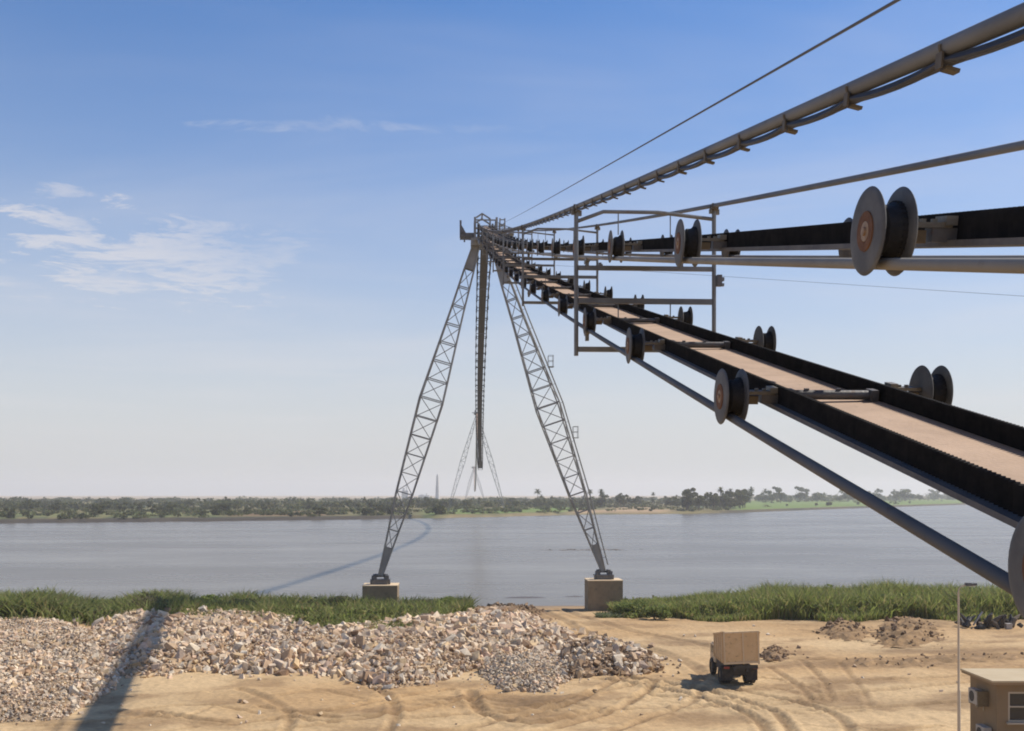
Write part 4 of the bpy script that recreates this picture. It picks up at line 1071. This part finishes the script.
def pile(name, label, poly_px, hmax, n_small, smin, smax, cols, n_big=0, bmin=.3, bmax=.6, seed=1, bed=(.255, .19, .13), slope=.55, cat='rubble pile', lump=.9, rough=.12):
    P = [tuple(gpt(x, y)[:2]) for x, y in poly_px]; A = np.array(P); r = np.random.default_rng(seed); lo, hi = A.min(0), A.max(0)
    def height(x, y):
        d = dist_polyline(x, y, P + [P[0]]); ins = in_poly(x, y, P)
        return np.where(ins, np.minimum(d * slope, hmax * (.25 + lump * fbm(x * .22, y * .22, seed + 50) + .55 * (fbm(x * .8, y * .8, seed + 60, 3) - .3))), -.02)
    root = empty(name, (0, 0, 0), 0, label, cat)
    # bed of earth and chips
    st = .45; xs = np.arange(lo[0] - 1, hi[0] + 1, st); ys = np.arange(lo[1] - 1, hi[1] + 1, st); X, Y = np.meshgrid(xs, ys); x, y = X.ravel(), Y.ravel()
    h = height(x, y); z = ground_z(x, y) + h - .06 + (rng.random(len(x)) - .5) * rough
    i = (np.arange(len(ys) - 1)[:, None] * len(xs) + np.arange(len(xs) - 1)[None]).ravel(); q = np.stack([i, i + 1, i + len(xs) + 1, i + len(xs)], 1); q = q[(h[q] > .0).any(1)]
    C = np.array(bed)[None] * rng.uniform(.75, 1.2, (len(x), 1)); used = np.unique(q); mp = np.zeros(len(x), int); mp[used] = np.arange(len(used))
    put('rubble_bed', np_mesh('rubble_bed', np.stack([x, y, z], 1)[used], [mp[q]], M['sand'], C[used]), root)
    def spots(n):
        out = []; 
        while sum(map(len, out)) < n:
            p = r.uniform(lo, hi, (n * 2, 2)); ok = in_poly(p[:, 0], p[:, 1], P); out.append(p[ok])
        return np.concatenate(out)[:n]
    if n_small:
        s = spots(n_small); st_ = r.random(n_small) < .10; s[st_] += r.normal(0, 1.1, (st_.sum(), 2)); nz = np.clip(fbm(s[:, 0] * .3, s[:, 1] * .3, seed + 9) * 2 - .2, .2, 1.6); sz = smin + (smax - smin) * r.beta(.9, 3.0, n_small) * nz
        zz = ground_z(s[:, 0], s[:, 1]) + height(s[:, 0], s[:, 1]) + sz * .15; Rm = rand_rot(r, n_small); k = r.integers(0, len(T_SM), n_small)
        Vs, Fs, Ts = [], [], []; b = 0; cidx = r.integers(0, len(cols), n_small)
        tone = .75 + .55 * fbm(s[:, 0] * .18, s[:, 1] * .18, seed + 3)
        cc = np.asarray(cols)[cidx] * r.uniform(.8, 1.15, n_small)[:, None] * tone[:, None]
        for t in range(len(T_SM)):
            m = np.nonzero(k == t)[0]; V0, F0 = T_SM[t]
            V = np.einsum('nij,vj->nvi', Rm[m], V0) * sz[m][:, None, None] + np.stack([s[m, 0], s[m, 1], zz[m]], 1)[:, None]
            Vs.append(V.reshape(-1, 3)); Fs.append((F0[None] + (np.arange(len(m)) * len(V0))[:, None, None]).reshape(-1, 3) + b); Ts.append(np.repeat(cc[m], len(V0), 0)); b += len(m) * len(V0)
        o = put('rubble', np_mesh('rubble', np.concatenate(Vs), [np.concatenate(Fs)], M['stone'], np.concatenate(Ts)), root); o['kind'] = 'stuff'
    if n_big:
        s = spots(n_big); hh = height(s[:, 0], s[:, 1]); gz = ground_z(s[:, 0], s[:, 1])
        for i in range(n_big):
            sz = bmin + (bmax - bmin) * r.beta(1.2, 3)
            o = put('stone', ROCK_ME[r.integers(0, len(ROCK_ME))], root, (s[i, 0], s[i, 1], gz[i] + hh[i] + sz * .25), tuple(r.uniform(0, 6.28, 3))); o.scale = (sz * r.uniform(.8, 1.3), sz * r.uniform(.8, 1.2), sz * r.uniform(.6, 1.0))
    return root
pile('rubble_pile', 'long pale broken stone pile across the left and middle of the yard',
     [(85, 646), (110, 676), (165, 676), (205, 672), (235, 676), (300, 674), (345, 678), (385, 690), (430, 686), (480, 668), (560, 660), (590, 646), (560, 628), (520, 616), (490, 617), (430, 623), (330, 634), (300, 622), (180, 616), (100, 620)],
     .88, 20000, .045, .58, PALE, 300, .22, .56, 21, slope=.33, lump=1.25, bed=(.40, .28, .165))
pile('rubble_pile', 'grey white gravelly stone heap at the lower left corner', [(-60, 622), (60, 622), (100, 634), (110, 652), (125, 668), (112, 690), (75, 712), (60, 722), (-80, 728)],
     .65, 17000, .035, .30, PALE + PALE + GREY, 80, .16, .42, 22, slope=.3, bed=(.33, .245, .16))
pile('gravel_heap', 'finer grey gravel heap in front of the middle of the stone pile', [(470, 652), (480, 676), (500, 692), (545, 693), (572, 680), (570, 660), (530, 646)], .70, 5500, .04, .24, GREY + PALE[:8] + PALE[:4], 14, .16, .34, 23, bed=(.235, .175, .115), slope=.34, cat='gravel heap')
pile('rubble_pile', 'brownish upright stones forming the right end of the long stone pile', [(555, 660), (560, 680), (600, 678), (640, 676), (664, 671), (655, 658), (620, 646), (585, 640)], .95, 1900, .10, .48, BROWN + PALE[1:5], 60, .25, .5, 24, bed=(.24, .165, .105))
pile('spoil_heap', 'brown earth heap in front of the reed bed, left of the lamp post', [(815, 632), (830, 640), (860, 642), (872, 634), (860, 624), (835, 621)],   .60, 90, .06, .36, BROWN, 0, .2, .4, 25, bed=(.27, .172, .086), slope=.32, rough=.30, cat='earth heap')
pile('spoil_heap', 'larger brown earth heap with stones at its foot beside the lamp post', [(870, 634), (880, 648), (925, 648), (945, 638), (930, 622), (890, 618)], .80, 110, .06, .36, BROWN, 0, .2, .4, 26, bed=(.27, .172, .086), slope=.30, rough=.34, cat='earth heap')
pile('spoil_heap', 'small brown earth heap just right of the tipper truck', [(758, 656), (764, 663), (786, 661), (790, 654), (772, 648)], .6, 70, .08, .36, BROWN, 0, .2, .4, 27, bed=(.25, .16, .085), rough=.4, cat='earth heap')
pile('spoil_heap', 'long low earth ridge across the yard in front of the earth heaps', [(838, 660), (860, 667), (930, 667), (1010, 661), (1050, 654), (960, 655), (900, 657)], .30, 45, .04, .22, BROWN, 0, .15, .25, 28, bed=(.29, .185, .092), slope=.2, rough=.22, cat='earth ridge')
pile('spoil_heap', 'low muddy bank between the scrub and the sandy ramp at the water', [(425, 606), (430, 616), (500, 618), (540, 612), (545, 604), (490, 602)], .75, 500, .05, .34, BROWN, 0, .15, .3, 29, bed=(.19, .125, .07), rough=.35, cat='mud bank')
# loose stones lying on the sand
def loose():
    r = np.random.default_rng(91)
    for k in range(60):
        px, py = r.uniform(60, 700), r.uniform(676, 728)
        if r.random() < .35: px, py = r.uniform(640, 1000), r.uniform(624, 700)
        g = gpt(px, py); s = r.uniform(.06, .16); o = put('loose_stone', ROCK_ME[r.integers(0, 10)], None, (g.x, g.y, float(ground_z(g.x, g.y)) + s * .3), tuple(r.uniform(0, 6.28, 3))); o.scale = (s, s * 1.2, s * .8)
        tag(o, 'small loose stone lying on the tracked sand', 'stone', 'loose stones on the sand')
loose()
# timber and scrap at the right of the yard
def scrap():
    g = gpt(992, 628); z = float(ground_z(g.x, g.y)); o = empty('scrap_heap', (g.x, g.y, z), 0, 'dark heap of burnt stumps and scrap at the edge of the reed bed', 'scrap heap'); r = np.random.default_rng(55)
    for k in range(26):
        m = MB(); a = Vector((r.uniform(-2.4, 2.4), r.uniform(-.9, .9), r.uniform(0, .35))); b = a + Vector((r.uniform(-1.2, 1.2), r.uniform(-.7, .7), r.uniform(.1, 1.1)))
        m.tube([a, (a + b) / 2 + Vector((0, 0, .1)), b], [r.uniform(.12, .3), .2, .06], 6); m.build('stump', M['truck_dark'] if k % 3 else M['bark'], o)
    m = MB(); m.bar((-1.6, 0, .2), (-.9, -.2, 1.35), .28, .08); m.build('pale_board', M['white'], o)
    m = MB(); m.box((1.0, -.7, .22), (.5, .4, .44)); m.build('pale_block', M['white'], o)
scrap()
# shallow bars in the river
def bars():
    def bar_at(px, py, w, dpt, label, m):
        g = gpt(px, py, WATER_Z); n = 26; vs = []; r = np.random.default_rng(int(px)); vs.append((0, 0, .09))
        for k in range(n):
            a = 6.283 * k / n; q = r.uniform(.75, 1.15); vs.append((math.cos(a) * w / 2 * q, math.sin(a) * dpt / 2 * q, -.1))
        mb = MB(); mb.add(vs, [(0, 1 + k, 1 + (k + 1) % n) for k in range(n)]); o = mb.build('mud_bar', m, None, True); o.location = (g.x, g.y, WATER_Z); tag(o, label, 'mud bar', kind='structure')
    bar_at(524, 597.5, 11, 4.5, 'wet mud bar at the water edge between the tower footings', M['mud']); bar_at(575, 596.5, 5.5, 2.0, 'small dark mud bar beside the ramp', M['mud'])
    o = empty('rock_shoal', gpt(590, 550, WATER_Z), 0, 'thin line of rocks breaking the river surface left of the right tower leg', 'rock shoal'); r = np.random.default_rng(77)
    V, Fs, Ts = [], [], []; b = 0
    for k in range(90):
        V0, F0 = T_SM[k % 10]; s = r.uniform(.07, .24); c = np.array([r.normal(0, 5.5), r.normal(0, .9), 0]); V.append(V0 * [s * 1.6, s, s * .7] + c); Fs.append(F0 + b); Ts.append(np.tile(np.array([.30, .25, .20]) * r.uniform(.7, 1.3), (len(V0), 1))); b += len(V0)
    s = put('rocks', np_mesh('rocks', np.concatenate(V), [np.concatenate(Fs)], M['stone'], np.concatenate(Ts)), o); s['kind'] = 'stuff'
bars()

# ------------------------------------------------------------------ tipper truck, seen from behind
def truck():
    g = gpt(741, 688); root = empty('tipper_truck', (g.x, g.y, float(ground_z(g.x, g.y))), R(-3), 'dusty tan tipper truck parked on the sand, its tall box seen from behind', 'truck')
    tilt = Matrix.Rotation(R(-2.5), 3, 'Y'); W, H, L = 2.0, 1.80, 2.7; z0 = 1.34; DROP = .50
    b = MB(); b.box((0, L / 2, z0 + .06), (W, L, .12), tilt)
    for s in (-1, 1):
        x = s * (W / 2 - .05); vs = [(x + e, y, z) for e in (-.05, .05) for y, z in ((0, z0), (L, z0), (L, z0 + H - DROP), (0, z0 + H - .05))]
        b.add(vs, [(0, 1, 2, 3), (7, 6, 5, 4), (0, 4, 5, 1), (1, 5, 6, 2), (2, 6, 7, 3), (3, 7, 4, 0)])
    b.box((0, L - .05, z0 + (H - DROP) / 2), (W - .2, .10, H - DROP)); b.build('tipping_box', M['tan_paint'], root)
    for s in (-1, 1):
        r = MB()
        for k in range(5): hk = H - .1 - DROP * (.15 + k * .58) / L; r.box((s * (W / 2 + .045), .15 + k * .58, z0 + hk / 2), (.07, .10, hk))
        r.bar((s * (W / 2 + .03), 0, z0 + H - .05), (s * (W / 2 + .03), L, z0 + H - DROP), .12, .10)
        r.build('side_rib', M['tan_paint'], root)
    t = MB(); t.box((.0, -.05, z0 + H / 2 + .02), (1.98, .07, H - .02), tilt); t.build('tailgate', M['tan_paint'], root)
    t = MB(); vs = [(-W / 2 - e, y, z) for e in (.0, .03) for y, z in ((.02, z0 + .1), (L - .05, z0 + .1), (L - .05, z0 + H - DROP - .05), (.02, z0 + H - .1))]; t.add(vs, [(0, 1, 2, 3), (7, 6, 5, 4), (0, 4, 5, 1), (1, 5, 6, 2), (2, 6, 7, 3), (3, 7, 4, 0)]); o = t.build('side_sheet', M['tan_light'], root); o['label'] = 'left side sheet, brightened in its paint'  # paler paint brightens this side, which no sun reaches
    t = MB()
    for x in (-.97, .1, .97): t.box((x, -.10, z0 + H / 2), (.08, .08, H + .06), tilt)
    t.box((0, -.10, z0 + H - .02), (W, .07, .09), tilt); t.box((0, -.10, z0 + .03), (W, .07, .10), tilt); t.build('tailgate_frame', M['tan_light'], root)
    c = MB()
    for s in (-1, 1): c.box((s * .36, 2.4, 1.0), (.14, 5.0, .28))
    for y in (.1, 1.7, 3.2, 4.8): c.box((0, y, 1.0), (.9, .12, .2))
    c.box((0, 1.1, .52), (1.5, .16, .16)); c.box((0, 4.0, .52), (1.5, .16, .16)); c.box((.3, -.02, 1.14), (1.3, .14, .20)); c.box((0, 2.2, .86), (1.5, 3.6, .5)); c.build('chassis', M['truck_dark'], root)
    wt = MB(); wt.lathe_x([(-.14, .25), (-.15, .46), (-.11, .52), (.11, .52), (.15, .46), (.14, .25)], 20); wt.cur = 1; wt.lathe_x([(-.10, .25), (-.06, .12), (-.09, 0)], 16); wt.lathe_x([(.10, .25), (.06, .12), (.09, 0)], 16); wm = wt.mesh('wheel', [M['tyre'], M['fascia']], True)
    for y in (1.1, 4.0):
        for x in ((-.88, -.56, .56, .88) if y < 3 else (-.82, .82)): put('wheel', wm, root, (x, y, .52))
    for s in (-1, 1):
        m = MB(); m.box((s * .70, .34, .70), (.64, .04, .78)); m.build('mud_flap', M['tyre'], root)
    for s in (-1, 1):
        m = MB(); m.box((s * .82, -.02, 1.08), (.30, .08, .12)); m.build('tail_lamp', M['red_lamp'], root)
    cab = MB(); cab.box((0, 4.0, 1.35), (1.7, 1.5, 1.0)); cab.box((0, 4.05, 1.9), (1.5, 1.3, .10)); cb = cab.build('cab', M['tan_light'], root)
    gl = MB(); gl.box((0, 3.24, 1.56), (1.2, .03, .36)); gl.box((0, 4.76, 1.56), (1.4, .03, .4))
    for s in (-1, 1): gl.box((s * .86, 4.05, 1.55), (.03, .9, .45))
    gl.build('window', M['glass'], cb)
truck()

# ------------------------------------------------------------------ cabin, air conditioners and lamp post
def cabin():
    Dc = 42.0; z_roof = EYE - (680 - HY) / F * Dc; xw = 485 / F * Dc
    c = world_of(997, Dc, 0); root = empty('site_cabin', (c.x, c.y, 0), -YAW, 'flat-roofed tan cabin cut by the lower right corner', 'cabin')
    W, Dp, Hh = 6.0, 2.45, z_roof - .16; wy = .0
    win = (.46, 2.15, 1.75, 2.98)
    m = MB()
    m.box((win[0] / 2, .09, Hh / 2), (win[0], .18, Hh)); m.box(((win[1] + W) / 2, .09, Hh / 2), (W - win[1], .18, Hh))
    m.box(((win[0] + win[1]) / 2, .09, win[2] / 2), (win[1] - win[0], .18, win[2])); m.box(((win[0] + win[1]) / 2, .09, (win[3] + Hh) / 2), (win[1] - win[0], .18, Hh - win[3]))
    m.box((.09, .18 + (Dp - .36) / 2, Hh / 2), (.18, Dp - .36, Hh)); m.box((W - .09, .18 + (Dp - .36) / 2, Hh / 2), (.18, Dp - .36, Hh)); m.box((W / 2, Dp - .09, Hh / 2), (W, .18, Hh))
    m.build('wall', M['wall'], root)
    m = MB(); m.box((W / 2, Dp / 2, Hh + .05), (W + .55, Dp + .5, .10)); m.build('eaves', M['fascia'], root)
    m = MB(); m.box((W / 2, Dp / 2, Hh + .135), (W + .62, Dp + .56, .07)); m.build('roof', M['roof'], root)
    f = MB(); x0, x1, z0, z1 = win
    f.box(((x0 + x1) / 2, .05, z0 + .035), (x1 - x0, .08, .07)); f.box(((x0 + x1) / 2, .05, z1 - .035), (x1 - x0, .08, .07)); f.box((x0 + .035, .05, (z0 + z1) / 2), (.07, .08, z1 - z0 - .14)); f.box((x1 - .035, .05, (z0 + z1) / 2), (.07, .08, z1 - z0 - .14)); f.box(((x0 + x1) / 2, .045, z0 + .62), (x1 - x0 - .14, .06, .06))
    w = f.build('window', M['frame'], root); g = MB(); g.box(((x0 + x1) / 2, .10, (z0 + z1) / 2), (x1 - x0 - .02, .02, z1 - z0 - .02)); g.build('pane', M['glass'], w)
    s = MB(); s.box(((x0 + x1) / 2, -.05, z0 - .04), (x1 - x0 + .2, .22, .07)); s.build('sill', M['frame'], w)
    def ac(ly, lz, label):
        a = empty('air_conditioner', root.matrix_basis @ Vector((0, ly, lz)), -YAW, label, 'air conditioner')
        b = MB(); b.box((-.20, 0, 0), (.30, .80, .60)); b.build('casing', M['white'], a)
        b = MB(); b.box((-.20, -.405, 0), (.24, .012, .50)); b.build('side_panel', M['white'], a)
        b = MB(); b.tube([(-.352, .08, 0), (-.364, .08, 0)], .23, 20); b.build('fan_grille', M['dark_grille'], a)
        b = MB()
        for y in (-.3, .3):
            b = MB(); b.box((-.19, y, -.325), (.36, .04, .05)); b.box((-.025, y, -.45), (.04, .04, .20)); b.build('wall_bracket', M['frame'], a)
    ac(1.45, z_roof - .95, 'upper air conditioner box high on the left wall of the cabin'); ac(.75, z_roof - 2.35, 'lower air conditioner box near the front corner of the cabin')
    h = MB(); h.box((-.24, .72, z_roof - .93), (.44, .05, .62)); h.box((-.24, .84, z_roof - .63), (.44, .3, .04)); h.build('brown_panel', M['bracket_tan'], root)  # brown upright and ledge beside the upper air conditioner
bpy.context.view_layer.update()
cabin()
def lamp():
    D = 40.0; a = world_of(959, D, 0); top = EYE - (592 - HY) / F * D; root = empty('lamp_post', (a.x, a.y, 0), -YAW, 'slim tan lamp post with one short arm standing left of the cabin', 'lamp post')
    m = MB(); m.tube([(0, 0, 0), (0, 0, 3.4), (-.012, 0, 3.45), (-.02, 0, top)], [.065, .06, .045, .038], 10); m.build('pole', M['pole'], root, True)
    m = MB(); m.tube([(-.02, 0, top), (.0, 0, top + .13), (.10, 0, top + .23), (.30, 0, top + .285)], .028, 8); m.build('arm', M['pole'], root, True)
    m = MB(); m.box((.46, 0, top + .295), (.42, .20, .08), Matrix.Rotation(R(-6), 3, 'Y')); m.box((.36, 0, top + .33), (.22, .16, .06)); h = m.build('lamp_head', M['flange'], root)
    m = MB(); m.box((.48, 0, top + .243), (.32, .15, .03)); m.build('diffuser', M['white'], h)
    m = MB(); m.box((0, 0, .02), (.35, .35, .04)); m.build('base_plate', M['dark_steel'], root)
lamp()

# ------------------------------------------------------------------ air
def haze():
    m = bpy.data.materials.new('haze_air'); m.use_nodes = True; t = m.node_tree
    for n in list(t.nodes):
        if n.type != 'OUTPUT_MATERIAL': t.nodes.remove(n)
    o = [n for n in t.nodes if n.type == 'OUTPUT_MATERIAL'][0]; v = N(t, 'ShaderNodeVolumePrincipled')
    v.inputs['Color'].default_value = (.93, .94, .95, 1); v.inputs['Density'].default_value = HAZE; v.inputs['Anisotropy'].default_value = .2
    t.links.new(v.outputs[0], o.inputs['Volume'])
    b = MB(); b.box((0, 0, (76 - 6) / 2), (11960, 11960, 76 + 6)); h = b.build('haze', m); tag(h, 'pale dusty haze over the river and plain', 'haze', kind='stuff')
HAZE = .00023
haze()
